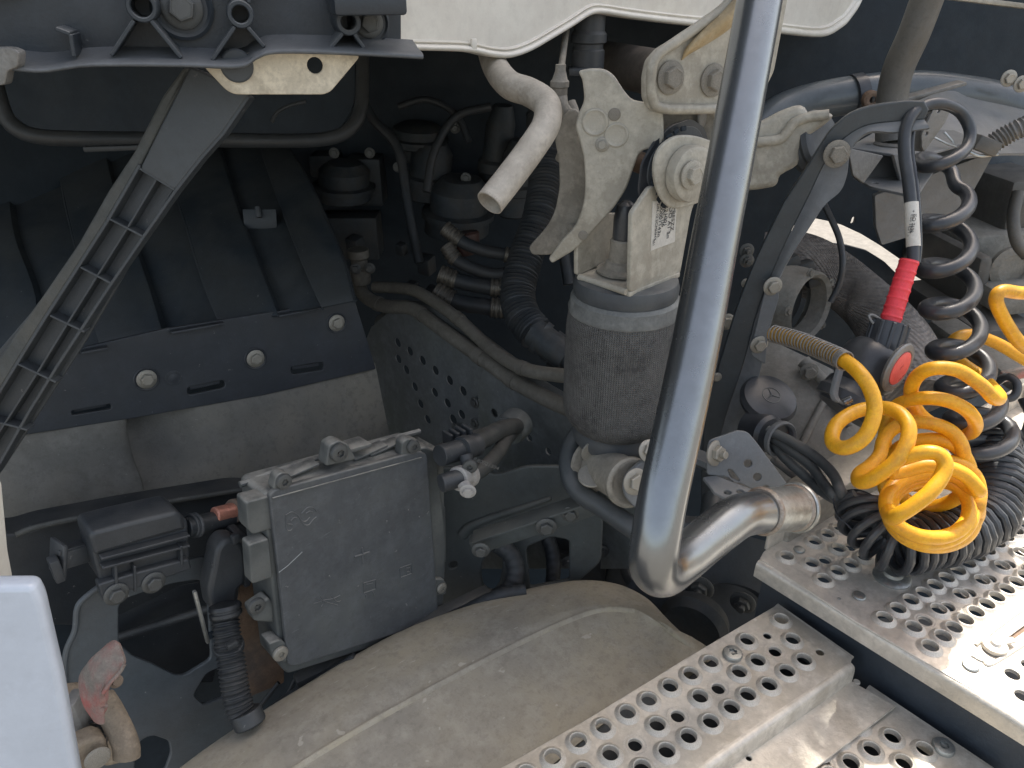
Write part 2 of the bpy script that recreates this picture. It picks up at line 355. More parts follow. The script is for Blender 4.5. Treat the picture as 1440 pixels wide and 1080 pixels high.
# front wall of the bay, mostly behind the wheel liner
tag(obj('bay_wall', addbox(B(), V(.0, 1.72, .85), (3.2, .04, 1.75), bev=.004), backm), 'black wall deep behind the wheel liner', 'wall')

# ================================================================ CHASSIS RAIL with round holes
pr = plane(700, 560, 1.32, NX)
rl = T('chassis_rail', 'perforated grey green chassis rail under the two tan pipes', 'chassis rail', PL(700, 640, pr))
hs = [(559, 482), (576, 494), (594, 507), (612, 521), (632, 535), (651, 550), (611, 552), (629, 567), (649, 583), (583, 544), (591, 568), (571, 520), (560, 505), (601, 590)]
plate('rail_web', [(505, 500), (522, 460), (545, 440), (585, 440), (625, 462), (700, 520), (730, 560), (760, 740), (505, 760)], (pr[0]+V(.012, 0, 0), pr[1]), .003, railm, rl, holes=[(a, b, .0100) for a, b in hs] + [(637, 590, .011)], bev=.0006)
plate('splice_plate', [(672, 545), (676, 524), (688, 516), (705, 521), (760, 556), (830, 600), (900, 660), (930, 800), (672, 800)], pr, .004, railm, rl, holes=[(695, 581, .0085), (744, 616, .007), (771, 635, .007)], bev=.0008)
tp = [PL(a, b, pr) + V(.03, 0, -.006) for a, b in [(515, 455), (545, 437), (585, 438), (630, 464), (700, 516)]]
obj('top_flange', addtube(B(), tp, .016, 14, flat=.5), railm, rl)
tp = [PL(a, b, pr) + V(.02, 0, -.004) for a, b in [(686, 517), (706, 521), (762, 556), (832, 600), (905, 655)]]
obj('top_flange', addtube(B(), tp, .014, 14, flat=.5), railm, rl)
for a, b, s in ((668, 566, .011), (668, 595, .010), (640, 600, .008)): place('bolt', HEX, steeld, rl, PL(a, b, pr), NX, s, a)

# ================================================================ ENGINE DEEP IN THE BAY
eng = T('engine_housing', 'dark engine housing with round cover behind the open pipe', 'engine', P(640, 420, 1.75))
bm = addbox(B(), P(620, 190, 1.82), (.42, .25, .42), V(1, -.9, 0), V(.9, 1, 0), .02); obj('block', bm, deepm, eng)
for (x, y, d, r, h) in ((640, 290, 1.60, .07, .12), (600, 240, 1.62, .05, .12), (690, 215, 1.62, .035, .20), (720, 250, 1.6, .04, .16), (480, 255, 1.6, .06, .08), (585, 190, 1.62, .06, .05)):
    obj('cover', addlathe(B(), P(x, y, d)-V(0, 0, h/2), V(.1, -.1, 1), [(r*.8, 0), (r, .006), (r, h*.3), (r*1.12, h*.32), (r*1.12, h*.42), (r*.9, h*.45), (r*.9, h*.8), (r*.6, h)], 28), deepm, eng)
for (x0, y0, x1, y1) in ((440, 215, 480, 245), (492, 220, 540, 285), (455, 300, 535, 360), (560, 180, 600, 225), (745, 120, 775, 180), (640, 120, 700, 170)):
    c = P((x0+x1)/2, (y0+y1)/2, 1.66); obj('casing', addbox(B(), c, (R(x1-x0, 1.66), .07, R(y1-y0, 1.66)), RT, FH, .006), deepm, eng)
for (x, y) in ((470, 215), (520, 215), (655, 250), (700, 260), (640, 180), (560, 235)):
    place('bolt', HEX, steeld, eng, P(x, y, 1.56), NC, .011, x)
obj('filter_cap', addlathe(B(), P(655, 340, 1.50)+V(0, 0, .02), V(-.2, -.2, -1), [(.024, 0), (.028, .004), (.028, .03), (.02, .045), (.006, .047)], 24), M('brown plastic', (.09, .045, .035), .5), eng)
for (x, y, k) in ((600, 372, .03), (580, 405, .022), (500, 345, .03), (565, 350, .02), (608, 410, .02)):
    obj('fitting', addbox(B(), P(x, y, 1.56), (k, k, k*1.3), V(1, .3, .2), V(-.2, 1, .1), .004), deepm, eng)
# four braided hoses with crimped ends
for i, (pts, r) in enumerate([([(625, 320), (650, 340), (680, 352), (710, 358), (727, 361)], 9), ([(628, 345), (645, 368), (690, 385), (720, 382), (728, 378)], 9),
                              ([(618, 385), (645, 395), (690, 404), (722, 404)], 11), ([(612, 408), (640, 424), (690, 432), (722, 434)], 12)]):
    d = 1.46; lab = ['uppermost and thinnest of the four short hoses deep in the bay', 'short hose second from the top, its right end kinked up', 'short hose third from the top with two bright crimped ends', 'lowest and thickest of the four short hoses deep in the bay'][i]
    ho = T('hydraulic_hose', lab, 'hose', P(*pts[0], d), 'short crimped hoses deep in the bay')
    pl_ = [P(x, y, d) for x, y in pts]; obj('hose', addtube(B(), pl_, R(r, d), 14), deeprub, ho)
    sp = spline(pl_, 10); fm = M('dull crimp', (.16, .145, .12), .45, .5, amt=.7, scale=30) if i == 0 else fm
    for a, b in ((0, 9), (len(sp)-11, len(sp)-1)):
        obj('crimp', addtube(B(), sp[a:b+1], R(r*1.15, d), 16, raw=True, rf=(lambda s: 1+.10*(math.sin(s*700) > 0), .0012)), fm, ho)
    obj('pipe_end', addtube(B(), [P(*pts[-1], d), P(pts[-1][0]+26, pts[-1][1]+3, d)], R(5, d), 12), fm, ho)
ch = tag(obj('corrugated_hose', addtube(B(), pp([(762, 160, 1.45), (768, 230, 1.42), (760, 300, 1.38), (740, 360, 1.36), (728, 410, 1.34), (735, 445, 1.32), (755, 470, 1.30)]), R(23, 1.36), 20, rf=(lambda s: 1+.09*math.sin(s*800), .0015)), deeprub), 'thick black corrugated hose hanging behind the open pipe', 'hose')
cn = T('hose_connector', 'dark stepped connector below the thick corrugated hose', 'connector', P(765, 475, 1.25))
obj('body', addtube(B(), pp([(752, 468, 1.25), (800, 505, 1.22)]), R(21, 1.25), 24), deepm, cn)
for x, y, r in ((760, 474, 25), (776, 486, 24), (786, 494, 26)): obj('ring', addtube(B(), [P(x-3, y-2, 1.25), P(x+5, y+4, 1.25)], R(r, 1.25), 24), deepm, cn)
obj('tail', addtube(B(), pp([(795, 502, 1.22), (850, 530, 1.2)]), R(17, 1.22), 20), deeprub, cn)
for k, (pts, r, lab) in enumerate([([(560, 150), (600, 140), (640, 160), (660, 200)], 5, 'thin dark pipe looping over the engine housing'), ([(500, 90), (520, 160), (560, 210), (575, 300), (590, 370)], 7, 'dark cable falling beside the wheel liner edge'), ([(690, 150), (640, 165), (610, 215), (600, 270)], 6, 'dark pipe dropping onto the round engine cover'), ([(800, 240), (790, 320), (800, 400)], 8, 'dark pipe behind the sickle shaped bracket')]):
    tag(obj('engine_pipe', addtube(B(), [P(x, y, 1.55-.02*k) for x, y in pts], R(r, 1.5), 12), deeprub), lab, 'pipe')
# two tan pipes over the rail
def pipe2(lab, pts, r, cl):
    t = T('coolant_pipe', lab, 'pipe', P(*pts[0]), 'tan pipes over the chassis rail')
    v = pp(pts); obj('pipe', addtube(B(), v, r, 18), tanpipe, t); sp = spline(v, 12)
    for c in cl:
        i = int(c*(len(sp)-3)); obj('clip', addtube(B(), sp[i:i+3], r*1.12, 18, raw=True), tanpipe, t)
    return t
tanpipe = M('tan pipe', (.15, .14, .118), .6, dirt=(.09, .085, .072), amt=.8, scale=12, dust=.5, dustcol=(.17, .15, .115))
pipe2('thick tan pipe running low along the rail top', [(503, 392, 1.52), (512, 415, 1.5), (540, 430, 1.47), (580, 434, 1.43), (620, 462, 1.38), (680, 505, 1.31), (730, 540, 1.25), (790, 570, 1.17), (850, 590, 1.10)], .0135, [.22, .42, .62, .74])
pipe2('thinner tan pipe that crosses above the thick one', [(527, 404, 1.5), (560, 405, 1.47), (590, 412, 1.43), (640, 445, 1.37), (690, 490, 1.30), (735, 518, 1.23), (790, 528, 1.17), (850, 530, 1.1)], .0115, [.45, .72])
bc = T('pipe_fitting', 'brown hexagonal fitting at the start of the thick tan pipe', 'fitting', P(508, 385, 1.5))
obj('body', addlathe(B(), P(508, 398, 1.5), V(0, 0, 1), [(.018, 0), (.02, .005), (.02, .03), (.016, .035), (.016, .05), (.021, .055), (.021, .07)], 24), tanpipe, bc)
place('bolt', HEX, steeld, bc, P(500, 378, 1.46), NC, .011); place('bolt', HEX, steeld, bc, P(520, 377, 1.46), NC, .011)

# ================================================================ WHEEL ARCH LINER
dS = 1.17; ps = plane(300, 520, dS, V(-.12, -1, .10))
ln = T('wheel_arch_liner', 'black ribbed wheel arch liner with dusty grey lower part', 'wheel arch liner', PL(280, 660, ps))
slots = [[(263, 545), (316, 534), (317, 545), (264, 556)], [(408, 516), (455, 509), (456, 520), (410, 527)], [(100, 578), (156, 568), (157, 575), (102, 584)]]
plate('fixing_strip', [(-60, 505), (20, 498), (110, 490), (233, 462), (395, 437), (492, 418), (499, 422), (529, 519), (370, 556), (190, 588), (40, 611), (-60, 620)], ps, .006, stripm, ln, holes=slots, bev=.0015)
for x, y in ((206, 533), (359, 504), (473, 454)):
    obj('washer', addlathe(B(), PL(x, y, ps)+ps[1]*.0002, ps[1], [(.0185, 0), (.0185, .001), (.0172, .0022), (.0158, .0012), (.0152, .0006)], 28), stripm, ln)
    place('bolt', HEX, steelb, ln, PL(x, y, ps), ps[1], .0145, x*.1)
obj('plug', addlathe(B(), PL(244, 532, ps), ps[1], [(.0125, 0), (.0125, .0009), (.010, .0014), (.0095, .0008), (.006, .0008), (.005, .0014)], 24), stripm, ln)
for s in slots:
    c = [PL(a, b, ps) for a, b in s]; e = (c[1]-c[0]).normalized(); m_ = (c[0]+c[2])/2 - ps[1]*.012
    obj('clip', addbox(B(), m_+V(0, 0, .002), ((c[1]-c[0]).length*.8, .010, .006), e, -ps[1], .001), stripm, ln)
# lower dusty part: bulges and carries a tapering groove
def lrow(o, l): return [PL(x, y, ps) + ps[1]*o for x, y in l]
rows = [lrow(-.010, [(-80, 625), (60, 603), (185, 584), (215, 578), (300, 564), (420, 540), (531, 512)]),
        [a + ps[1]*b for a, b in zip(lrow(0, [(-80, 640), (60, 615), (172, 596), (192, 596), (300, 576), (420, 554), (534, 530)]), (-.006, -.002, .0, -.050, .0, -.002, -.008))],
        [a + ps[1]*b for a, b in zip(lrow(0, [(-80, 680), (60, 655), (178, 640), (197, 640), (310, 612), (425, 590), (541, 572)]), (.0, .012, .010, -.036, .010, .010, -.004))],
        [a + ps[1]*b for a, b in zip(lrow(0, [(-80, 715), (60, 700), (190, 683), (206, 682), (325, 652), (430, 628), (547, 612)]), (.012, .026, .022, .000, .022, .022, .004))],
        [a + ps[1]*b for a, b in zip(lrow(0, [(-80, 785), (30, 774), (180, 742), (210, 736), (340, 700), (440, 672), (556, 655)]), (.02, .034, .03, .028, .03, .03, .012))]]
obj('lower_part', gridsurf(rows, .004, 8, 6), lowerm, ln)
# upper shell with raised bands
def U(x, y, d): return P(x, y, d)
rowsU = [[U(-80, 515, 1.26), U(60, 500, 1.25), U(150, 484, 1.24), U(235, 464, 1.23), U(310, 452, 1.225), U(395, 440, 1.22), U(450, 430, 1.215), U(500, 420, 1.21)],
         [U(-80, 430, 1.30), U(60, 420, 1.29), U(130, 415, 1.28), U(215, 400, 1.28), U(285, 390, 1.27), U(372, 380, 1.27), U(425, 375, 1.26), U(487, 368, 1.26)],
         [U(-80, 340, 1.38), U(30, 335, 1.37), U(110, 335, 1.37), U(188, 325, 1.37), U(262, 315, 1.36), U(345, 312, 1.36), U(400, 312, 1.35), U(462, 308, 1.35)],
         [U(-80, 270, 1.48), U(20, 270, 1.48), U(95, 268, 1.48), U(165, 262, 1.48), U(242, 258, 1.47), U(325, 250, 1.47), U(378, 250, 1.46), U(436, 252, 1.45)],
         [U(-80, 195, 1.60), U(10, 195, 1.60), U(85, 195, 1.60), U(150, 195, 1.60), U(220, 195, 1.6), U(308, 195, 1.59), U(360, 195, 1.58), U(402, 200, 1.57)]]
obj('upper_shell', gridsurf(rowsU, .005, 6, 6), linerm, ln)
def band(l, r, off=.016):
    """raised band between two edge lines, square shouldered, rounded at its lower end"""
    rows = []
    for k in range(5):
        a, b = rowsU_at(l, k), rowsU_at(r, k); n_ = -FW
        u = (b-a); rows.append([a - n_*.002, a+n_*off*.8+u*.02, a+n_*off+u*.06, a.lerp(b, .5)+n_*off*1.06, b+n_*off-u*.06, b+n_*off*.8-u*.02, b - n_*.002])
    e = [p + V(0, 0, -.004) - (-FW)*(.8*off) for p in rows[0]]; e[0] = rows[0][0]; e[-1] = rows[0][-1]
    rows.insert(0, e)
    return gridsurf(rows, .003, 4, 5)
def rowsU_at(t, k):
    i = min(int(t), 6); return rowsU[k][i].lerp(rowsU[k][i+1], t-i)
for l, r in ((-.0, 1.0), (1.95, 3.0), (4.0, 5.0), (6.05, 6.98)): obj('raised_band', band(l, r), linerm, ln)
for (a, b, c_, d_) in ((238, 463, 312, 450), (388, 440, 448, 429), (112, 491, 150, 484)):
    p0, p1 = PL(a, b+3, ps), PL(c_, d_+3, ps); obj('lip', addbox(B(), (p0+p1)/2+ps[1]*.006, ((p1-p0).length, .014, .004), p1-p0, -ps[1], .0015), stripm, ln)
cl = T('liner_clip', 'small black clip with an upright pin on the liner groove', 'clip', P(365, 312, 1.38))
obj('base', addbox(B(), P(366, 308, 1.34), (.06, .035, .006), RT, V(.2, .2, 1), .002), linerm, cl); obj('pin', addtube(B(), pp([(364, 306, 1.33), (363, 298, 1.33), (362, 291, 1.33)]), .005, 12), strutm, cl)

# dark rounded frame high on the left
fr = tag(obj('door_step_frame', addtube(B(), pp([(-20, 60, .98), (-4, 130, .98), (12, 170, .99), (45, 190, 1.0), (110, 195, 1.02), (250, 196, 1.06), (400, 198, 1.12), (465, 194, 1.15), (495, 178, 1.16), (508, 145, 1.17), (510, 60, 1.17)]), .0105, 16), framem2 := M('soft black trim', (.028, .033, .037), .5, dirt=(.05, .05, .048), amt=.6, dust=.4, dustcol=(.12, .115, .1))), 'black rounded frame hanging behind the diagonal strut', 'frame')
rp = plane(250, 150, 1.2, NC)
tag(plate('recess_panel', [(-120, -60), (500, -60), (500, 150), (470, 192), (60, 192), (0, 150), (-120, 150)], rp, .02, backm, rnd=.03), 'black panel filling the rounded frame', 'panel')
tag(obj('rubber_strip', addbox(B(), P(190, 207, 1.0), (.13, .012, .007), V(1, -.8, .02), V(.8, 1, 0), .002), framem2), 'short black rubber strip under the rounded frame', 'strip')
hk = tag(obj('bent_clip', addtube(B(), pp([(382, 172, 1.12), (390, 158, 1.12), (410, 148, 1.12), (430, 143, 1.12)]), .003, 8), framem2), 'thin curved wire clip behind the cream plate', 'clip')

# ================================================================ DIAGONAL STRUT
pst = plane(180, 330, .72, NC + V(0, 0, .15))
st = T('diagonal_strut', 'long black ribbed strut sloping down left from the bracket', 'strut', PL(20, 600, pst))
plate('back_web', [(262, 90), (345, 130), (312, 184), (280, 224), (240, 274), (120, 480), (0, 665), (-60, 700), (-60, 560), (60, 420), (150, 290)], (pst[0]-pst[1]*.015, pst[1]), .004, strutm, st, rnd=.003)
plate('front_face', [(267, 93), (352, 128), (350, 134), (314, 186), (282, 222), (246, 268), (196, 238), (230, 168)], pst, .010, strutm, st, rnd=.004, bev=.002)
def wall(pts, h, th, off=0.0, pl=pst):
    bm = B(); sp = [PL(x, y, pl) for x, y in pts]
    for a, b in zip(sp, sp[1:]):
        addbox(bm, (a+b)/2 - pl[1]*(h/2+off), ((b-a).length+.0005, th, h), b-a, pl[1].cross(b-a), .0005, 1)
    return bm
obj('side_wall', wall([(349, 136), (314, 187), (282, 223), (246, 269), (200, 335), (150, 408), (80, 515), (40, 580), (0, 650), (-30, 700)], .015, .003), strutm, st)
obj('side_wall', wall([(196, 232), (150, 312), (100, 390), (60, 452), (18, 520), (-40, 615)], .015, .003), strutm, st)
obj('centre_rib', wall([(249, 202), (219, 252), (178, 321), (134, 391), (92, 458), (50, 527), (5, 597), (-30, 650)], .014, .002, .001), strutm, st)
for a, b, c_, d_ in ((196, 237, 245, 267), (150, 306, 201, 333), (113, 376, 158, 400), (70, 444, 118, 467), (24, 512, 78, 538), (-20, 590, 38, 605)):
    obj('rib', wall([(a, b), (c_, d_)], .014, .0022), strutm, st)
# slanting dusty side skin of the strut
v = [PL(x, y, pst) for x, y in [(257, 95), (228, 135), (205, 180), (187, 215), (152, 268), (110, 342), (60, 415), (20, 470), (-40, 560)]]
v2 = [PL(x, y, pst)-pst[1]*.012 for x, y in [(268, 97), (252, 130), (230, 170), (200, 225), (158, 292), (112, 365), (66, 438), (24, 508), (-40, 612)]]
strutd =  M('dusty strut edge', (.055, .06, .058), .65, dirt=(.10, .095, .08), amt=.8, scale=14, dust=.3, dustcol=(.2, .19, .16), specks=.4)
plate('side_skin', [(257, 95), (228, 135), (205, 180), (187, 215), (152, 268), (110, 342), (60, 415), (20, 470), (-40, 560), (-40, 614), (20, 518), (62, 450), (102, 388), (152, 310), (197, 234), (230, 170), (268, 97)], (pst[0]-pst[1]*.001, pst[1]), .018, strutd, st, rnd=.002, bev=.003)

# ================================================================ TOP LEFT BRACKET
nk = -ray(330, 60); nk.z = 0; pk = plane(280, 40, .60, nk); nk = pk[1]
bk = T('ribbed_bracket', 'black ribbed plastic bracket across the top left corner', 'bracket', PL(280, 90, pk))
plate('back_web', [(-80, -300), (564, -300), (564, 62), (440, 70), (300, 88), (0, 78), (-80, 78)], (pk[0]-nk*.035, nk), .006, brackm, bk)
def pkp(x, y, o=0): return PL(x, y, pk) - nk*o
lip = [(-80, 92), (0, 88), (60, 92), (130, 84), (255, 84), (335, 86), (360, 74), (385, 66), (450, 66), (540, 70), (592, 73)]
rowsl = [[pkp(x, y+o, dz) for x, y in lip] for o, dz in ((-14, .035), (-4, .012), (0, -.004), (5, -.010), (10, -.004), (8, .03))]
obj('lower_flange', gridsurf(rowsl, .003, 6, 4), litm, bk)
for x, y, r, r2 in ((199, 9, .0115, .0078), (338, 20, .0105, .0066), (490, 31, .0105, .0062)):
    obj('boss', addlathe(B(), pkp(x, y, .036), nk, [(r2, 0), (r2, .037), (r2+.0008, .038), (r-.0008, .038), (r, .037), (r*1.06, 0)], 32, closed=True), brackm, bk)
def krib(x0, y0, x1, y1, th=.003):
    a, b = pkp(x0, y0, .017), pkp(x1, y1, .017); return addbox(B(), (a+b)/2, ((b-a).length, .036, th), b-a, -nk, .0006, 1)
for l in ((188, 29, 156, 78), (212, 29, 255, 82), (330, 38, 298, 85), (348, 38, 372, 66), (349, 4, 360, -30), (328, 4, 318, -30), (482, 47, 465, 68), (498, 47, 512, 68), (480, 12, 470, -20), (500, 12, 508, -20), (99, 48, 104, 80), (78, 40, 99, 48)): obj('rib', krib(*l), brackm, bk)
for x, y, r in ((253, 12, .0165), (527, 34, .0125)):
    obj('washer', addlathe(B(), pkp(x, y, .034), nk, [(r*1.5, 0), (r*1.5, .003), (r*1.35, .004), (r*1.2, .002)], 28), brackm, bk)
    place('bolt', HEX, steeld, bk, pkp(x, y, .031), nk, r, .3)
obj('top_pad', addbox(B(), pkp(515, 4, 0), (.06, .05, .018), V(0, 0, 1).cross(nk), -nk, .003), brackm, bk)
tag(plate('grey_bracket_end', [(-40, 68), (10, 66), (27, 72), (25, 95), (10, 100), (7, 120), (-40, 120)], plane(0, 90, .56, NC), .01, greyl, rnd=.003), 'grey metal stub at the left end of the ribbed bracket', 'stub')
cp = tag(plate('cream_mounting_plate', [(285, 92), (310, 92), (380, 60), (482, 66), (507, 79), (466, 128), (456, 133), (330, 133), (318, 127)], (pk[0]-nk*.014, nk), .004, creamp,
      holes=[circ_px for circ_px in []] + [(443, 92, .0068)], rnd=.004), 'cream painted mounting plate with one round hole under the ribbed bracket', 'plate')
tag(obj('brown_stud', addlathe(B(), PL(333, 92, (pk[0]-nk*.014, nk)), nk, [(.0135, 0), (.0135, .0035), (.012, .0045)], 28), strutm), 'grey round stud head set in the cream plate', 'stud')

# ================================================================ CREAM CAB SKIRT
pc = plane(700, 60, .86, NY); ye = pc[0].y
sk = T('cab_skirt', 'cream painted cab skirt with a rolled lower edge along the top', 'cab skirt', PL(700, 60, pc))
low = [(563, 67), (600, 68), (655, 70), (690, 77), (715, 78), (742, 69), (772, 52), (802, 34), (826, 19), (845, 17), (885, 23), (960, 32), (1030, 38), (1095, 44), (1153, 49), (1180, 36), (1192, 24), (1207, 0), (1212, -30)]
plate('panel', low + [(1212, -420), (563, -420)], pc, .006, cream, sk, rnd=0)
rowl = [[PL(x, y+o, pc)+V(0, dy, 0) for x, y in low] for o, dy in ((-12, 0), (-9.5, -.0045), (-7, -.002), (-5, -.006), (-1, -.008), (3, -.004), (3, .012))]
obj('rolled_edge', gridsurf(rowl, .002, 4, 4), cream, sk)
obj('lap', addbox(B(), PL(661, 62, pc)-V(0, .006, 0), (.008, .004, .012), bev=.0015), cream, sk)
obj('dark_backing', addbox(B(), V(pc[0].x+.3, ye+.35, 1.76), (1.6, .6, .03)), backm, sk)

# ================================================================ BENT PIPE
bp_ = T('drain_pipe', 'beige bent pipe hanging from the cab skirt with an open end', 'pipe', P(688, 285, .74))
pts = pp([(683, 40, .95), (694, 88, .90), (715, 118, .84), (745, 130, .82), (768, 147, .80), (768, 175, .785), (745, 212, .77), (715, 252, .755), (689, 285, .745)])
r = R(20, .77)
obj('tube', addtube(B(), pts, lambda t: r*(1.06-.06*t), 32, 10, caps=False), pipem, bp_)
en = spline(pts, 10); e1 = en[-1]; e0 = en[-4]; dr = (e1-e0).normalized()
obj('rim', addlathe(B(), e1-dr*.0, dr, [(r*1.0, -.002), (r*1.0, .0006), (r*.97, .001), (r*.90, .001), (r*.88, -.001), (r*.88, -.06)], 36, cap=False), pipem, bp_)

# ================================================================ HANDRAIL
hr = T('handrail', 'polished steel grab rail bent back at its foot', 'handrail', P(1115, 718, .8))
hp = pp([(1125, -420, .70), (1083, -90, .665), (1068, 0, .655), (1046, 120, .642), (1024, 240, .63), (1003, 350, .62), (979, 480, .607), (954, 600, .596), (932, 700, .589), (921, 765, .589), (919, 796, .602), (932, 806, .622), (957, 790, .650), (996, 757, .690), (1030, 731, .722), (1050, 723, .742), (1075, 720, .762), (1100, 718, .785)])
obj('tube', addtube(B(), hp, lambda t: .0196+.0018*min(1, max(0, (t-.70)/.1)), 48, 14), chrome, hr)
a, b = P(1072, 719, .76), P(1118, 714, .80); dd = (b-a).normalized()
obj('sleeve', cyl(a, b, .0236, 40, .001), galv, hr)
obj('weld', addlathe(B(), a, dd, [(.0228, -.004), (.0245, -.002), (.0250, .0), (.0245, .002), (.0236, .004)], 40), weldm, hr)
obj('end_flange', addlathe(B(), b, dd, [(.012, -.002), (.0262, -.002), (.0275, .0), (.0275, .003), (.026, .004)], 40), galv, hr)
obj('weld', addlathe(B(), b-dd*.004, dd, [(.0237, -.003), (.0250, -.001), (.0255, .001)], 40), weldm, hr)
# ================================================================ AIR SPRING
dA = .95; A0 = P(872, 510, dA); pa = (A0, NC)
def zy(py): return PL(872, py, pa).z
def AX(z): return V(A0.x, A0.y, z)
rA = R(77, dA)
asr = T('air_spring', 'corded black air spring with dusty metal rings behind the grab rail', 'air spring', AX(zy(610)))
zt, zb = zy(432), zy(592)
prof = [(rA*.90, zt+.010), (rA*.955, zt+.004)]
H = zt-zb
for k in range(21):
    t = k/20; s = 1.0 + .018*math.sin(PI*t) - .045*max(0, 1-t*6)**2 - .16*max(0, (t-.84)/.16)**2.0; prof.append((rA*s, zt - H*t))
prof.append((rA*.72, zb-.006))
bm = B(); addlathe(bm, AX(0), NZ, prof[::-1], 72); obj('bellows', bm, cordm, asr)
z0 = zy(387)
obj('top_cushion', addlathe(B(), AX(z0), NZ, [(rA*.78, -.032), (rA*.84, -.029), (rA*.905, -.020), (rA*.915, -.011), (rA*.88, -.003), (rA*.80, -.001)], 64), rubber, asr)
obj('clamp_ring', addlathe(B(), AX(zy(424)), NZ, [(rA*.96, -.012), (rA*.985, -.010), (rA*.99, -.006), (rA*.965, -.001), (rA*.95, .007), (rA*.90, .011), (rA*.84, .012)], 64), ringm := M('dusty ring rubber', (.13, .135, .13), .6, dirt=(.50, .50, .47), amt=1, scale=22, thr=.62, dust=.3, dustcol=(.3, .3, .27)), asr)
obj('lower_ring', addlathe(B(), AX(zy(600)), NZ, [(rA*.45, -.030), (rA*.70, -.024), (rA*.79, -.014), (rA*.80, -.006), (rA*.78, .0), (rA*.765, .004), (rA*.77, .010), (rA*.72, .016)], 64), rubber, asr)
obj('piston', addlathe(B(), AX(zy(636)), NZ, [(rA*.28, -.020), (rA*.36, -.012), (rA*.40, .0), (rA*.42, .022)], 48), beiged, asr)
# lower mounting bush
lm = T('lower_mount', 'dusty lower bush of the air spring with two bolt heads', 'mount', AX(zy(690)))
c = P(866, 668, .95); ad = (P(893, 682, .90)-P(838, 652, 1.0)).normalized()
obj('bush_tube', cyl(c-ad*.046, c+ad*.040, .0285, 40, .002), beiged, lm)
obj('bush_ring', addlathe(B(), c+ad*.036, ad, [(.029, -.006), (.032, -.004), (.032, .002), (.029, .004)], 40), beiged, lm)
ear = (c+ad*.050, ad)
obj('cheek', platemesh(spline([PL(x, y, ear) for x, y in [(893, 658), (912, 645), (935, 652), (942, 690), (930, 725), (905, 722), (882, 700), (880, 675)]], 5, True), [], ear, .008, .002), greyp, lm)
place('bolt', HEX, steelb, lm, P(893, 677, .885), ad, .0165, .4)
obj('cheek', addlathe(B(), c-ad*.062, ad, [(.020, 0), (.036, .002), (.038, .006), (.036, .010)], 32), beiged, lm)
place('bolt', HEX, steelb, lm, P(834, 636, .97), ad*-1+V(0, 0, .3), .016)
place('nut', NUT, steelb, lm, P(832, 668, .955), (ad*-1+V(-.3, -.8, 0)).normalized(), .018)
place('bolt', HEX, steelb, lm, P(912, 634, .90), (ad+V(0, 0, .2)).normalized(), .014)
# bracket on top of the spring
db = .837; pf = plane(888, 408, db, NY)
um = T('spring_bracket', 'beige folded steel bracket with paper label on top of the air spring', 'bracket', P(887, 395, .93))
plate('front_wall', [(886, 412), (889, 300), (896, 290), (915, 262), (985, 262), (972, 300), (957, 384), (951, 390)], pf, .006, beige, um, rnd=.006, bev=.0015)
pz = (P(886, 411, db)+V(0, 0, .0), NZ)
plate('floor', [(886, 411), (957, 383), (887, 350), (815, 386)], pz, .006, beige, um, rnd=.002)
yb = PL(816, 386, pz).y
plate('back_wall', [(812, 388), (812, 345), (822, 325), (840, 300), (925, 300), (925, 345), (890, 350)], (V(0, yb, 0), NY), .006, beige, um, rnd=.004)
obj('fold', addtube(B(), [PL(885, 412, pf)+V(0, .004, 0), PL(815, 387, pz)+V(0, 0, -.002)], .004, 12), beige, um)
vv = T('air_valve', 'black capped valve standing in the spring bracket', 'valve', P(878, 378, .93))
vb = P(874, 381, .893)
obj('seat', addlathe(B(), vb, NZ, [(.030, 0), (.030, .003), (.022, .006), (.020, .012), (.016, .014), (.016, .038), (.014, .040)], 32), beiged, vv)
obj('cap', addlathe(B(), vb+V(0, 0, .038), NZ, [(.011, 0), (.0135, .003), (.0135, .028), (.010, .042), (.005, .046), (.001, .047)], 28), hosem, vv)
# label (rotated print)
lb = T('part_label', 'white paper label with turned black print on the spring bracket', 'label', PL(935, 330, pf))
plate('paper', [(918, 283), (952, 283), (949, 340), (915, 353)], (pf[0]+V(0, -.0006, 0), NY), .0005, labm, lb, rnd=0)
nx_ = (P(930, 300, .88)-P(930, 310, .88)); dn = V(0, 0, -1)
for s, x, y, z in (('*BESZZ', 945, 308, .0085), ('DO A1 5n', 940, 313, .0085), ('R21001', 935, 303, .008), ('AC1J6', 932, 306, .008), ('00001143n', 927, 311, .008), ('2/N.10.2CMHHY', 922, 312, .006), ('451', 918, 341, .005)):
    text('print', s, PL(x, y, pf)+V(0, -.0012, 0), dn, NY, z, inkm, lb, ext=.00008, off=.0002)

# ================================================================ SICKLE SHAPED TILT HOOK
dh = .815; ph = plane(850, 230, dh, NC+V(-.15, .1, 0))
sh = T('tilt_hook', 'beige sickle shaped double hook bracket beside the bent pipe', 'hook bracket', PL(800, 350, ph))
plate('front_plate', [(812, 100), (833, 96), (852, 98), (864, 107), (877, 128), (888, 141), (905, 144), (932, 148), (934, 206), (900, 212), (892, 233), (881, 266), (863, 293), (832, 327), (811, 350), (793, 361), (776, 371), (771, 364), (790, 338), (810, 317), (820, 290), (823, 262), (821, 222), (814, 195), (808, 178), (813, 160), (822, 142), (819, 112)], ph, .007, beige, sh, bev=.0022, rnd=.009)
ph2 = (ph[0]-ph[1]*.042, ph[1])
plate('rear_plate', [(790, 165), (805, 150), (830, 170), (840, 260), (832, 300), (815, 330), (795, 350), (777, 359), (748, 359), (743, 348), (756, 334), (770, 318), (781, 296), (787, 262), (786, 225), (779, 195)], ph2, .006, beiged, sh, bev=.002, rnd=.009)
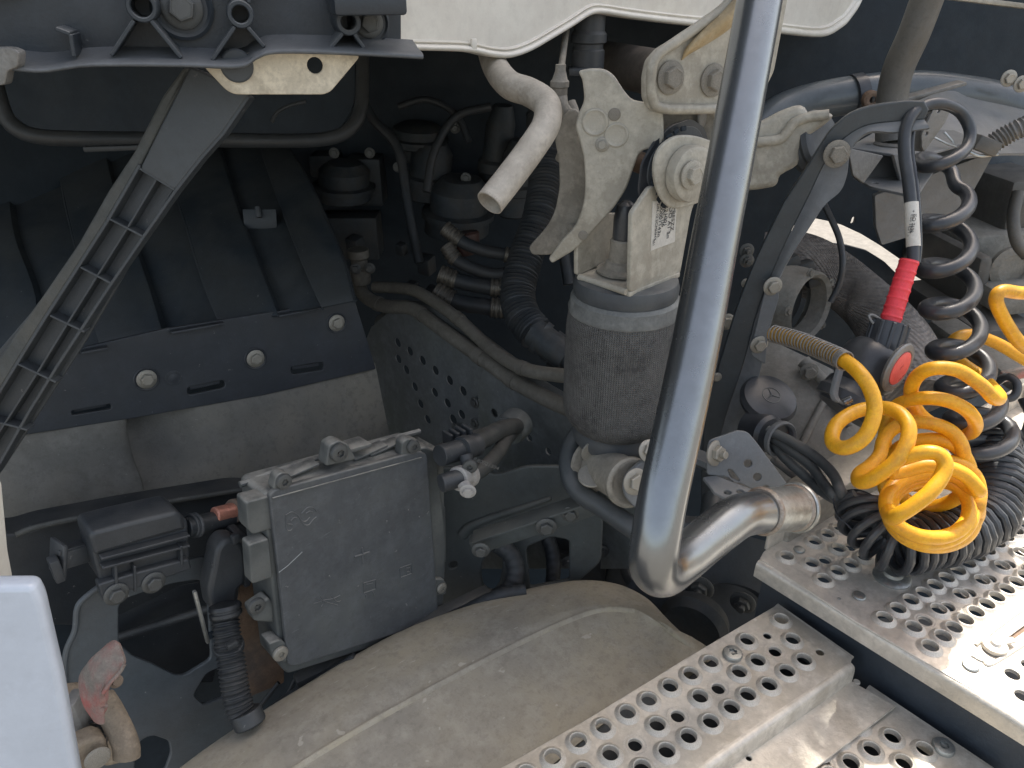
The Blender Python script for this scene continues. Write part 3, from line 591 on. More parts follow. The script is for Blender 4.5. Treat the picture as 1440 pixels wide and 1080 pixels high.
obj('web', gridsurf([[PL(x, y, ph)-ph[1]*.004 for x, y in [(823, 215), (826, 250), (825, 285), (815, 315), (795, 343)]], [PL(x, y, ph2) for x, y in [(822, 205), (828, 250), (826, 285), (812, 320), (790, 348)]]], .003, 5, 4), beiged, sh)
obj('pin', cyl(PL(818, 333, ph)-ph[1]*.004, PL(803, 320, ph2), .0052, 20), beiged, sh)
place('bolt', HEX, steelb, sh, PL(847, 203, ph), ph[1], .0078, .3)
for x, y, s in ((864, 161, .0066), (820, 331, .0056)): place('rivet', RIVET, beiged, sh, PL(x, y, ph), ph[1], s)
for x, y, r1, r2 in ((837, 172, .0145, .010), (867, 190, .013, .009)):
    obj('dimple', addlathe(B(), PL(x, y, ph)+ph[1]*.0002, ph[1], [(r1, 0), (r1*.95, .0012), (r1*.86, .0016), (r1*.74, .0006), (r1*.6, .0001)], 32), beige, sh)
0 and obj('neck', addtube(B(), [PL(870, 165, ph)-ph[1]*.02, PL(925, 190, ph)-ph[1]*.03], .022, 24, flat=.7), beige, sh)
obj('elbow', addtube(B(), pp([(790, 225, .92), (800, 195, .9), (806, 165, .9), (800, 145, .9)]), .0085, 20), beiged, sh)
# fittings above the hook
ft = T('hose_fittings', 'dark ribbed connector stack under the cab skirt', 'connector', P(824, 95, 1.02))
def lay(x, y, d, ax, prof, mat, par, name='ring', seg=28): return obj(name, addlathe(B(), P(x, y, d), ax, prof, seg), mat, par)
lay(826, 100, 1.02, NZ, [(.018, 0), (.022, .003), (.022, .026), (.020, .028), (.020, .034), (.024, .036), (.024, .046), (.021, .05), (.021, .07), (.026, .072), (.026, .08), (.017, .09), (.014, .12)], clampm, ft, 'body')
for k in range(7):
    a = PI*.9+k*.34; obj('rib', addbox(B(), P(826, 84, 1.02)+V(math.cos(a), math.sin(a), 0)*.0225, (.003, .002, .024), V(-math.sin(a), math.cos(a), 0), V(math.cos(a), math.sin(a), 0), .0005, 1), clampm, ft)
obj('collar', addbox(B(), P(822, 100, 1.01), (.045, .03, .010), RT, FH, .002), clampm, ft)
tb = T('air_line', 'thin dusty air line with a red banded push fitting', 'air line', P(787, 140, .87))
obj('line', addtube(B(), pp([(801, 20, 1.02), (794, 60, .97), (789, 100, .90), (787, 120, .87)]), .0042, 14), beiged, tb)
lay(786, 135, .87, NZ+V(.05, 0, 0), [(.006, 0), (.0095, .001), (.0095, .009), (.011, .010), (.011, .016), (.009, .018), (.006, .028), (.006, .034)], beiged, tb, 'fitting')
lay(786, 118, .868, NZ, [(.0101, 0), (.0106, .0008), (.0101, .0016)], redpaint, tb, 'red_band')
obj('elbow', addtube(B(), pp([(787, 132, .87), (790, 150, .87), (800, 165, .875)]), .0085, 18), beiged, tb)
rb = tag(obj('round_bar', cyl(P(835, 85, 1.15), P(935, 105, 1.0), .030, 32, .002), M('brown bar', (.09, .075, .06), .6, dirt=(.05, .045, .04), amt=.8, scale=10)), 'dark round bar behind the top of the tilt hook', 'bar')

# ================================================================ UPPER CAST BRACKET with two bolts
dk = .765; pu = plane(960, 100, dk, NY+V(-.35, 0, .05))
cb = T('cast_bracket', 'beige cast bracket holding two large hex bolts beside the rail', 'bracket', PL(970, 150, pu))
outl = [(1045, -60), (1030, 0), (1010, 18), (985, 32), (955, 52), (928, 68), (913, 85), (908, 108), (908, 138), (916, 154), (930, 160), (990, 161), (1062, 158), (1090, 100), (1120, -60)]
plate('plate', outl, pu, .010, beige, cb, bev=.003, rnd=.004)
rl_ = [PL(x, y, pu)+pu[1]*.002 for x, y in [(1038, -40), (1022, 4), (985, 34), (950, 58), (921, 80), (914, 108), (916, 138), (930, 152), (990, 153), (1060, 150)]]
obj('raised_rim', addtube(B(), rl_, .0052, 12), beige, cb)
rg = [PL(x, y, pu)+pu[1]*.001 for x, y in [(1085, -50), (1050, -5), (1020, 28), (990, 52), (968, 70), (958, 84)]]
obj('swelling', addtube(B(), rg, lambda t: .025*(1-t**1.6)+.001, 24, flat=.45), ochre := M('ochre stained casting', (.38, .32, .22), .6, dirt=(.42, .30, .14), amt=.8, scale=10, bump=.3), cb)
for x, y in ((942, 109), (1002, 113)): place('bolt', HEX, beiged, cb, PL(x, y, pu), pu[1], .0165, .5)
# small shackle below
sc_ = T('shackle', 'grey steel shackle hanging under the cast bracket', 'shackle', P(940, 180, .84))
pz2 = plane(940, 175, .84, NC)
plate('plate', [(900, 155), (1000, 150), (1000, 200), (960, 195), (925, 200), (905, 195), (897, 180)], pz2, .012, beiged, sc_, bev=.003, smooth=3)
for x, y in ((913, 172), (988, 165)): place('rivet', RIVET, greyl, sc_, PL(x, y, pz2), NY, .011)
# pivot with black cam disc
ax = V(-.25, -1, .05).normalized()
pv = T('pivot_joint', 'beige dished pivot with a hex bolt in front of a black cam disc', 'pivot', P(962, 245, .83))
pd = (P(955, 236, .822), ax)
plate('cam_disc', [(893, 300), (889, 312), (897, 318), (908, 322), (908, 296), (900, 270), (905, 230), (922, 200), (945, 178), (972, 168), (990, 180), (1000, 215), (990, 250), (950, 275), (915, 290)], pd, .004, hosem, pv, bev=.0008, rnd=.006)
plate('cam_track', [(914, 262), (912, 236), (924, 208), (944, 188), (966, 178), (984, 184), (992, 215), (980, 250), (940, 270)], (pd[0]+ax*.0015, ax), .0024, rubber, pv, bev=.0006, smooth=4)
for k in range(11):
    a = rad(95+k*14); p = P(958, 238, .820); x_, y_, n_ = axes_of(ax)
    obj('tooth', addbox(B(), p + (x_*math.cos(a)+y_*math.sin(a))*.0435+ax*.003, (.0075, .005, .003), x_*-math.sin(a)+y_*math.cos(a), x_*math.cos(a)+y_*math.sin(a), .0008, 1), backm, pv)
obj('bush', cyl(P(962, 244, .812)-ax*.025, P(962, 244, .812), .035, 40), rubber, pv)
plate('flange', [(920, 240), (926, 212), (945, 194), (968, 190), (995, 196), (1030, 215), (1030, 260), (995, 280), (960, 293), (940, 290), (926, 270)], (P(962, 243, .800), ax), .005, beige, pv, bev=.0018, smooth=4)
obj('dished_washer', addlathe(B(), P(965, 243, .800), ax, [(.029, 0), (.0300, .009), (.0285, .013), (.024, .0145), (.012, .0145)], 48), beige, pv)
place('bolt', HEX, beige, pv, P(972, 246, .783), ax, .0150, .2)
obj('pivot_tube', cyl(P(893, 226, .86), P(925, 238, .84), .012, 24), rustt := M('brown pin', (.16, .11, .08), .6, amt=.6), pv)
# forged arm to the right
dg = .98; pg = plane(1110, 205, dg, NC+V(-.2, .2, .1))
fa = T('forged_arm', 'beige forged arm running from the rail to a black bush', 'control arm', PL(1100, 250, pg))
plate('arm', [(1040, 185), (1073, 170), (1100, 156), (1122, 149), (1133, 152), (1140, 163), (1158, 158), (1172, 163), (1160, 176), (1138, 192), (1126, 210), (1122, 232), (1098, 247), (1093, 259), (1080, 265), (1035, 266), (1030, 220)], pg, .030, beige, fa, bev=.008, smooth=3)
rr = [PL(x, y, pg)+pg[1]*.003 for x, y in [(1035, 205), (1065, 200), (1095, 196), (1105, 188), (1118, 172), (1140, 164), (1165, 161)]]
obj('ridge', addtube(B(), rr, .0065, 14), beige, fa)
xb = (RT*.55-FW*.8).normalized()
obj('bush', addlathe(B(), P(1146, 200, 1.0), xb, [(.030, -.02), (.039, -.016), (.041, -.008), (.038, 0), (.041, .006), (.038, .012), (.028, .014), (.02, .012)], 48), rubber, fa)

# ================================================================ LARGE CURVED ARM
dl = 1.04; pm = plane(1080, 400, dl, NC+V(-.1, .25, 0))
arm = T('curved_support_arm', 'dark curved support arm arching from the post down behind the rail', 'support arm', PL(1000, 700, pm))
outer = [(1300, 142), (1245, 145), (1207, 154), (1185, 167), (1165, 187), (1147, 215), (1127, 247), (1103, 283), (1082, 325), (1064, 362), (1048, 400), (1034, 438), (1018, 490), (1003, 540), (992, 585), (987, 640), (986, 700), (985, 760)]
inner = [(1008, 760), (1005, 700), (1006, 650), (1014, 610), (1026, 570), (1040, 530), (1052, 490), (1062, 450), (1074, 415), (1088, 380), (1102, 348), (1118, 315), (1138, 275), (1152, 245), (1165, 222), (1186, 196), (1215, 178), (1250, 172), (1300, 168)]
plate('web', outer+inner, pm, .010, beamm2 := M('dark painted arm', (.045, .055, .062), .42, dirt=(.08, .082, .082), amt=.6, dust=.5, dustcol=(.16, .16, .15), specks=.3), arm, bev=.002, smooth=2)
fl = [PL(x, y, pm) for x, y in inner]
fw2 = [PL(x+w_, y+h_, pm)+pm[1]*.010 for (x, y), (w_, h_) in zip(inner, [(4, 0), (6, 2), (12, 8), (16, 10), (20, 12), (22, 12), (20, 10), (14, 8), (10, 6), (8, 6), (10, 8), (14, 10), (20, 12), (28, 22), (24, 24), (8, 14), (4, 6), (10, 12), (5, 10)])]
obj('side_flange', gridsurf([fl, [(a+b)/2+pm[1]*.002 for a, b in zip(fl, fw2)], fw2], .005, 6, 3), greyp, arm)  # flange takes a lighter grey than the web: light put into the colour
pm2 = (pm[0]+pm[1]*.012, pm[1])
plate('fixing_plate', [(1080, 392), (1095, 402), (1095, 420), (1080, 470), (1076, 513), (1057, 500), (1056, 490), (1068, 440)], pm2, .005, greyp, arm, bev=.001, rnd=.004)
for x, y in ((1086, 402), (1067, 484)): place('bolt', HEX, steelb, arm, PL(x, y, pm2), (pm[1]+RT*.4).normalized(), .0135, x)
place('bolt', HEX, beiged, arm, PL(1176, 216, pm2), (pm[1]+RT*.3).normalized(), .017, .2)
for x, y in ((1050, 352), (1050, 366)): place('nut', NUT, steeld, arm, P(x, y, 1.13), NC, .011, .3)
for x, y in ((1022, 452), (1049, 398), (1032, 478), (1008, 530)): place('bolt', HEX, steelb, arm, P(x, y, 1.12), NC, .0075 if y != 452 else .013)
# gusset bracket with holes
pgx = plane(1050, 660, .88, NC+V(0, .15, .35))
gb = T('gusset_bracket', 'grey gusset bracket with round holes where the grab rail is fixed', 'bracket', PL(1050, 690, pgx))
plate('gusset', [(995, 628), (998, 619), (1038, 605), (1052, 608), (1064, 622), (1092, 660), (1122, 700), (1100, 700), (1080, 698), (1050, 684), (1020, 670), (994, 668)], pgx, .005, greyp, gb, holes=[(1052, 652, .0048), (1065, 671, .0048), (1077, 688, .0048), [(1023, 660), (1029, 660), (1041, 676), (1036, 678), (1026, 671)]], bev=.0012)
pfl = plane(1030, 690, .86, NZ+V(0, 0, 0))
plate('flange', [(988, 671), (1005, 668), (1086, 698), (1060, 699), (1034, 707), (1004, 692), (998, 683)], pfl, .004, greyp, gb, holes=[(1023, 692, .0045), (1041, 691, .0045)], rnd=.002)
place('nut', NUT, steelb, gb, PL(1005, 637, pgx), (pgx[1]+RT*.8).normalized(), .0155, .3)
# black stabiliser tube looping under the spring
sb = tag(obj('stabiliser_tube', addtube(B(), pp([(850, 588, 1.04), (822, 600, 1.03), (803, 630, 1.02), (801, 665, 1.0), (815, 692, .985), (850, 715, .96), (890, 742, .93), (925, 765, .91)]), .0135, 20), beamm2), 'black bent tube looping left of and below the air spring', 'tube')
tag(obj('stabiliser_eye', addlathe(B(), P(965, 690, .98), (NC+V(-.2, .3, 0)).normalized(), [(.052, -.015), (.060, -.012), (.060, .012), (.054, .015), (.046, .008), (.046, -.008)], 48, closed=True), beamm2), 'black ring just right of the rail foot', 'ring')
tag(obj('stabiliser_bar', addtube(B(), pp([(1005, 700, 1.02), (1000, 735, .99), (985, 762, .96), (955, 790, .94)]), .016, 20), beamm2), 'dark bar curving down behind the rail bend', 'bar')
# ================================================================ RIGHT HAND BACKGROUND
bmh = T('cross_beam', 'blue grey painted beam arching across the upper right', 'beam', P(1250, 130, 1.35))
bp2 = pp([(1060, 195, 1.38), (1085, 168, 1.38), (1115, 152, 1.38), (1160, 140, 1.37), (1220, 131, 1.36), (1290, 127, 1.36), (1350, 133, 1.36), (1405, 143, 1.37), (1470, 165, 1.38)])
obj('beam', addtube(B(), bp2, .034, 28, flat=.9), beamm, bmh)
obj('sleeve', addtube(B(), pp([(1197, 135, 1.36), (1212, 132, 1.36)]), .037, 28), hosem, bmh)
obj('boss', addlathe(B(), P(1226, 140, 1.32), NC, [(.006, 0), (.006, .005), (.011, .006), (.015, .004), (.015, -.01)], 24, closed=True), rust, bmh)
obj('shelf_clip', addbox(B(), P(1310, 128, 1.25), (.10, .03, .006), (RT+V(0, 0, .28)), FH, .002), greyl, bmh)
slp = tag(obj('sloping_cover', gridsurf([[P(1270, 150, 1.30), P(1330, 128, 1.32), P(1370, 136, 1.34), P(1480, 160, 1.36)], [P(1270, 200, 1.22), P(1330, 185, 1.24), P(1390, 185, 1.26), P(1480, 195, 1.28)], [P(1262, 240, 1.16), P(1330, 225, 1.18), P(1400, 216, 1.20), P(1480, 216, 1.22)]], .004, 6, 5), greyp), 'grey sloping cover behind the coiled hoses', 'cover')
tag(plate('diagonal_stay', [(1230, 275), (1400, 212), (1352, 300), (1340, 314), (1240, 345), (1232, 320)], plane(1300, 280, 1.30, NC), .012, greyp, rnd=.004), 'wide grey stay sloping down left behind the black coil', 'stay')
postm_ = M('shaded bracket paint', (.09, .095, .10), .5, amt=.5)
sf = T('post_bracket', 'boxed grey steel bracket carrying the curved post', 'bracket', P(1245, 250, 1.10))
dp = 1.12
ptop = plane(1245, 205, dp, NZ)
plate('top_plate', [(1192, 207), (1236, 182), (1330, 178), (1375, 196), (1292, 220), (1260, 217)], ptop, .004, greyp, sf, holes=[(1221, 203, .0045)], rnd=.002)
plate('front_wall', [(1256, 217), (1292, 219), (1290, 276), (1272, 276)], plane(1275, 240, dp-.02, NY), .004, greyp, sf, rnd=.002)
plate('left_wall', [(1193, 208), (1243, 219), (1215, 258), (1200, 247)], plane(1215, 230, dp-.07, V(-.4, -1, .2)), .004, greyl, sf, rnd=.003)
plate('rear_panel', [(1243, 219), (1292, 221), (1286, 264), (1213, 256)], plane(1250, 240, dp-.01, NC), .003, postm_, sf, rnd=.003)
plate('floor', [(1200, 247), (1250, 212), (1330, 214), (1290, 276), (1225, 262)], plane(1245, 255, dp-.03, NZ), .004, greyp, sf, holes=[(1231, 257, .005)], rnd=.004)
po = T('post', 'dusty black curved pipe post rising out of the boxed bracket', 'post', P(1255, 205, 1.12))
obj('pipe', addtube(B(), pp([(1440, -380, .90), (1330, -70, 1.0), (1306, -8, 1.03), (1285, 48, 1.06), (1264, 95, 1.09), (1255, 135, 1.11), (1253, 170, 1.12), (1253, 200, 1.125)]), R(21, 1.09), 36), postm := M('dusty post paint', (.085, .085, .08), .5, dirt=(.14, .13, .11), amt=.8, scale=9, dust=.4, dustcol=(.24, .22, .19), specks=.3), po)
obj('lower_spigot', cyl(P(1258, 260, 1.15), P(1256, 205, 1.13), .015, 28), postm, po)
obj('collar', addlathe(B(), P(1254, 205, 1.125), NZ, [(.026, 0), (.026, .003), (.0235, .006)], 36), postm, po)
tb_ = T('tab_plate', 'small grey tab plate with two holes inside the hose loop', 'tab', P(1310, 195, 1.0))
plate('plate', [(1319, 140), (1325, 142), (1337, 156), (1330, 172), (1300, 214), (1296, 206), (1296, 190)], plane(1315, 175, 1.0, NC+RT*.3), .004, greyl, tb_, holes=[(1320, 156, .0026), (1303, 188, .0026)], rnd=.002)
plate('bent_edge', [(1319, 140), (1296, 190), (1298, 214), (1285, 212), (1283, 186), (1303, 150)], plane(1305, 175, 1.003, NC-RT*.9), .003, postm, tb_, rnd=.001)
tag(obj('wire_brace', addtube(B(), pp([(1313, 193, 1.1), (1345, 207, 1.1), (1328, 186, 1.1)]), .0016, 8, n=2), galv), 'thin bright wire brace inside the hose loop', 'brace')
tag(obj('pale_rod', addtube(B(), pp([(1360, 212, 1.12), (1378, 219, 1.12), (1403, 217, 1.12)]), .0025, 8), galv), 'pale rod end beside the ribbed conduit at the right edge', 'rod')
rc = T('ribbed_conduit', 'tan ribbed conduit entering from the right edge into a clip', 'conduit', P(1395, 205, 1.1))
obj('conduit', addtube(B(), pp([(1392, 204, 1.12), (1415, 190, 1.11), (1440, 178, 1.1), (1475, 168, 1.1)]), .0135, 20, rf=(lambda s: 1+.13*math.sin(s*1150), .001)), greyl, rc)
obj('clip', addbox(B(), P(1385, 204, 1.12), (.035, .03, .022), RT-UP*.4, FH, .003), postm, rc)
# dim shapes at the right edge
rg_ = T('rear_assembly', 'dim grey brackets and casings at the right edge', 'machinery', P(1400, 440, 1.5))
for (x, y, d, sx, sz, m_) in ((1400, 360, 1.62, .16, .12, castm), (1430, 300, 1.6, .10, .16, postm), (1365, 395, 1.55, .03, .12, postm), (1425, 420, 1.5, .10, .05, castm), (1400, 470, 1.5, .12, .05, postm), (1440, 540, 1.3, .06, .03, castm)):
    obj('casing', addbox(B(), P(x, y, d)+FH*.12, (sx, .30, sz), RT+UP*.12, FH, .012), m_, rg_)
obj('boss', addlathe(B(), P(1420, 375, 1.52), NC, [(.045, 0), (.045, .01), (.03, .014), (.028, .008), (.012, .008)], 32), castm, rg_)
for x, y in ((1418, 110), (1436, 118)): place('bolt', HEX, steelb, rg_, P(x, y, 1.3), NC, .014)
tag(obj('vertical_pipe', addtube(B(), pp([(1432, 270, 1.4), (1425, 305, 1.4), (1430, 340, 1.4), (1445, 360, 1.4)]), .011, 14), postm), 'short grey pipe at the right edge above the casings', 'pipe')
tag(obj('red_strap', addbox(B(), P(1428, 526, 1.2), (.05, .008, .02), RT+UP*.2, FH, .003), redpaint), 'dull red strap at the right edge behind the yellow hose', 'strap')
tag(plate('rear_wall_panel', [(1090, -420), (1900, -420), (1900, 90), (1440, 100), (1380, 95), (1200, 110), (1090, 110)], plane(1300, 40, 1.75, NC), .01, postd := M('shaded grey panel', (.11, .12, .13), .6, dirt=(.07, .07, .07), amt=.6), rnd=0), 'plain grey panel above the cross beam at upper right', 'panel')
tag(obj('top_rail_edge', addbox(B(), P(1400, 4, 1.3), (.25, .03, .008), RT+UP*-.12, FH, .002), beige), 'pale rail edge touching the top right corner', 'rail')
tag(plate('rear_panel', [(1345, 215), (2000, 215), (2000, 900), (1350, 720), (1352, 440)], plane(1400, 400, 1.8, NC), .01, M('grey rear panel', (.085, .10, .115), .6, dirt=(.05, .06, .07), amt=.8, scale=5), rnd=0), 'grey backdrop panel far behind the black coil at the right edge', 'wall')  # backdrop panel standing in for the grey background at the right edge
# woven exhaust wrap + casting + opening
hw = tag(obj('exhaust_wrap', addtube(B(), pp([(1070, 365, 1.50), (1120, 370, 1.48), (1165, 388, 1.45), (1200, 410, 1.42), (1240, 450, 1.38), (1270, 500, 1.33), (1285, 560, 1.28)]), lambda t: .055+.006*math.sin(t*9), 32, flat=1), heatm), 'dark woven heat wrap round the exhaust pipe', 'exhaust wrap')
tag(obj('rubber_line', addtube(B(), pp([(1150, 270, 1.3), (1165, 300, 1.3), (1180, 335, 1.3), (1185, 370, 1.3), (1180, 400, 1.31), (1168, 425, 1.32)]), .0055, 12), hosem), 'thin black rubber line crossing the pale opening', 'line')
ca = T('gearbox_casing', 'light grey cast gearbox casing behind the capped inlet', 'gearbox', P(1150, 560, 1.3))
rowsc = [[P(1040, 470, 1.36), P(1080, 478, 1.33), P(1130, 500, 1.30), P(1180, 525, 1.28), P(1225, 560, 1.30)], [P(1020, 540, 1.33), P(1075, 545, 1.28), P(1130, 560, 1.25), P(1190, 590, 1.24), P(1245, 620, 1.27)],
         [P(1020, 620, 1.28), P(1080, 625, 1.25), P(1140, 640, 1.22), P(1200, 660, 1.21), P(1260, 690, 1.23)], [P(1030, 700, 1.22), P(1090, 710, 1.20), P(1150, 720, 1.18), P(1200, 730, 1.17), P(1260, 750, 1.18)]]
obj('shell', gridsurf(rowsc, .01, 6, 6), castm, ca)
obj('rib', addtube(B(), pp([(1130, 508, 1.27), (1165, 545, 1.245), (1195, 600, 1.225)]), lambda t: .012-.006*t, 14), castm, ca)
obj('rib', addtube(B(), pp([(1120, 640, 1.22), (1150, 580, 1.235), (1175, 540, 1.25)]), .006, 12), castm, ca)
place('bolt', HEX, castm, ca, P(1137, 522, 1.24), NC, .016, .4); place('bolt', HEX, castm, ca, P(1076, 536, 1.26), NC, .009, .4)
axo = (NC+RT*.75+V(0, 0, .1)).normalized()
obj('opening_ring', addlathe(B(), P(1138, 432, 1.36), axo, [(.050, -.03), (.055, .0), (.062, .006), (.066, .0), (.07, -.05)], 40, cap=False), castm, ca)
obj('opening_floor', addlathe(B(), P(1138, 432, 1.36)-axo*.05, axo, [(.052, 0), (.03, .004), (.01, .012)], 32), deepm, ca)
for k in range(5):
    a = k*2*PI/5+.5; x_, y_, n_ = axes_of(axo); place('bolt', HEX, castm, ca, P(1138, 432, 1.36)+(x_*math.cos(a)+y_*math.sin(a))*.068, axo, .009)
for x, y, s in ((1105, 372, .03), (1128, 378, .026), (1085, 400, .03), (1145, 395, .02)): obj('lug', addbox(B(), P(x, y, 1.38), (s*1.6, s, s), RT+UP*.4, FH, .006), deepm, ca)
# capped inlet
ci = T('filler_cap', 'black oval cap with a round embossed emblem behind the gusset', 'cap', P(1085, 580, 1.08))
cax = (NZ*.9+NC*.45+RT*.1).normalized(); cc = P(1082, 560, 1.08)
obj('cap', addlathe(B(), cc, cax, [(.030, -.016), (.040, -.012), (.042, -.004), (.038, .004), (.026, .0075), (.001, .008)], 44), hosem, ci)
obj('lip', addtube(B(), pp([(1062, 583, 1.07), (1090, 588, 1.06), (1112, 575, 1.07)]), .007, 12, flat=.5), hosem, ci)
tp_ = cc+cax*.0072; x_, y_, n_ = axes_of(cax)
obj('emblem_ring', addlathe(B(), tp_, cax, [(.0125, 0), (.0125, .0012), (.0138, .0012), (.0138, 0)], 32, closed=True), rubber, ci)
bm = B()
for k in range(3):
    a = PI/2+k*2*PI/3; d_ = x_*math.cos(a)+y_*math.sin(a); addtube(bm, [tp_+n_*.0008, tp_+n_*.0008+d_*.0125], lambda t: .0016-.0013*t, 6, n=2)
obj('emblem_star', bm, rubber, ci)
ct = T('cable_duct', 'black flanged duct with three thick cables leaving it', 'cable duct', P(1090, 612, 1.05))
cdir = (P(1110, 622, 1.02)-P(1060, 600, 1.08)).normalized()
obj('duct', addlathe(B(), P(1092, 615, 1.04)-cdir*.05, cdir, [(.026, 0), (.026, .03), (.028, .034), (.024, .04), (.024, .055)], 36), hosem, ct)
obj('duct_rim', addlathe(B(), P(1095, 617, 1.035), cdir, [(.0200, 0), (.0245, -.003), (.0265, 0), (.0265, .006), (.0245, .008), (.0215, .006)], 36, closed=True), greyp, ct)
for k, l in enumerate([[(1080, 605), (1115, 622), (1150, 645), (1172, 668), (1182, 690), (1192, 705), (1215, 712), (1240, 735)], [(1082, 612), (1110, 632), (1140, 655), (1158, 680), (1172, 696), (1190, 712), (1215, 720), (1240, 745)], [(1084, 620), (1105, 645), (1135, 672), (1155, 690), (1180, 705), (1205, 715), (1235, 750)]]):
    obj('cable', addtube(B(), [P(x, y, 1.03-.030*i+.010*i*(i>4)+.008*k) for i, (x, y) in enumerate(l)], .0068, 14), rubber, ct)
tag(obj('duct_stay', addtube(B(), pp([(1085, 645, 1.08), (1120, 672, 1.06), (1150, 695, 1.04)]), .005, 10, flat=.5), postm), 'thin dark stay beside the thick cables', 'stay')

# ================================================================ DECK PLATE
zD = 1.11; pD = (V(0, 0, zD), NZ)
dkp = T('deck_plate', 'perforated aluminium deck plate brightly lit towards the lower right', 'deck plate', PZ(1240, 820, zD))
row = lambda a, b, n: [tuple(PZ(*a, zD).lerp(PZ(*b, zD), i/(n-1))) for i in range(n)]
g1 = [(1180, 744), (1163, 753), (1145, 763), (1106, 784), (1179, 773), (1214, 785), (1196, 795), (1141, 794), (1177, 805), (1158, 816)]
f1 = [(1160, 787), (1195, 769)]
r1 = [(1243, 871), (1262, 858), (1280, 846), (1298, 836), (1314, 825), (1330, 815), (1346, 805), (1360, 795), (1374, 786), (1388, 777), (1402, 767), (1415, 758), (1428, 749), (1440, 740)]
r2 = [(1284, 884), (1319, 859), (1350, 838), (1380, 818), (1408, 798), (1434, 779), (1458, 762)]
fl2 = [(1301, 873), (1333, 853), (1363, 833), (1392, 813), (1419, 793), (1444, 774)]
r3 = [(1307, 911), (1325, 897), (1341, 885), (1357, 874), (1372, 863), (1387, 852), (1401, 842), (1415, 831), (1429, 821), (1441, 812), (1454, 803)]
ex = [(1424, 948), (1447, 935), (1438, 978)]
def H3(p, r): return circ(p, r, NZ, 20)
rH = .0090
slot = [PZ(x, y, zD) for x, y in [(1408, 903), (1414, 906), (1480, 860), (1472, 856)]]
rims = [PZ(x, y, zD) for x, y in g1+r1+r2+r3]; fls = [PZ(x, y, zD) for x, y in f1+fl2+ex]
poly = [PZ(x, y, zD) for x, y in [(1068, 786), (1074, 775), (1300, 640), (1520, 520), (1760, 640), (1680, 900), (1560, 1090), (1440, 1012), (1200, 872)]]
obj('plate', platemesh(roundpoly(poly, .004), [H3(p, rH*.93) for p in rims]+[H3(p, rH*.8) for p in fls]+[slot], pD, .003, .001), alud, dkp)
for i, p in enumerate(rims): place('hole_rim', RIM, alud, dkp, p, NZ, rH)
for p in fls: place('hole_rim', FLARE, alud, dkp, p, NZ, rH*.9)
for x, y, s in ((1124, 773, .0072), (1208, 838, .0078), (1365, 936, .0085), (1180, 842, .0022)): place('rivet', RIVET, galv, dkp, PZ(x, y, zD+.001), NZ, s)
obj('mushroom_bolt', addlathe(B(), PZ(1254, 812, zD), NZ, [(.022, 0), (.022, .002), (.018, .005), (.012, .006), (.011, .010), (.004, .012)], 32), galv, dkp)
a, b = PZ(1068, 787, zD), PZ(1440, 1013, zD); e = (b-a)
edge = [a+e*t for t in (-.002, .25, .5, .75, 1.0, 1.35)]
nrm = V(e.y, -e.x, 0).normalized()*-1
if nrm.dot(FH) > 0: nrm = -nrm
rows = [[p-nrm*.004+V(0, 0, -.001) for p in edge], [p+nrm*.001+V(0, 0, -.001) for p in edge], [p+nrm*.005+V(0, 0, -.005) for p in edge], [p+nrm*.006+V(0, 0, -.016) for p in edge], [p+nrm*.006+V(0, 0, -.024) for p in edge]]
obj('rolled_edge', gridsurf(rows, .0025, 3, 4), alud, dkp)
a2, b2 = PZ(1076, 772, zD), PZ(1520, 520, zD); e2 = b2-a2
obj('rear_upstand', addbox(B(), (a2+b2)/2+V(0, 0, .022)-nrm*.0, (e2.length, .004, .046), e2, V(-e2.y, e2.x, 0), .0012), alud, dkp)
cr_ = [PZ(x, y, zD)+V(0, 0, .0006) for x, y in [(1222, 850), (1260, 822), (1310, 795), (1380, 752), (1460, 700)]]
0 and obj('seam', addtube(B(), cr_, .0022, 8, flat=.5), alud, dkp)
rc4 = [PZ(x, y, zD)+V(0, 0, .0004) for x, y in [(1366, 922), (1382, 930), (1402, 930), (1500, 862), (1490, 835), (1450, 850), (1400, 885), (1372, 908)]]
obj('recess_edge', addtube(B(), rc4, .0022, 8, closed=True), alud, dkp)
lk = T('deck_latch', 'small aluminium latch with round head beside the slot in the deck', 'latch', PZ(1400, 908, zD))
obj('head', addlathe(B(), PZ(1398, 911, zD+.001), NZ, [(.0125, 0), (.0125, .005), (.010, .006), (.006, .006), (.004, .009), (.002, .009)], 32), alud, lk)
obj('claw', addbox(B(), PZ(1411, 903, zD+.006), (.030, .008, .004), V(1, -.6, 0), V(.6, 1, 0), .002), alud, lk)
obj('slot_bar', addbox(B(), (slot[0]+slot[2])/2+V(0, 0, -.006), ((slot[2]-slot[0]).length, .012, .006), slot[2]-slot[0], V(0, 1, 0)), rust, lk)
# aluminium cross piece under the cables
zC = 1.145
ab = T('cross_member', 'dull aluminium box section behind the deck edge under the cables', 'cross member', P(1150, 700, 1.0))
q0, q1 = P(1085, 735, .985), P(1300, 610, 1.17)
obj('section', addbox(B(), (q0+q1)/2, ((q1-q0).length, .055, .055), q1-q0, V(-(q1-q0).y, (q1-q0).x, 0), .004), alud2 := M('dull aluminium', (.36, .345, .31), .45, .5, dirt=(.24, .22, .18), amt=.8, scale=8, bump=.2, dust=.3, dustcol=(.4, .37, .31)), ab)
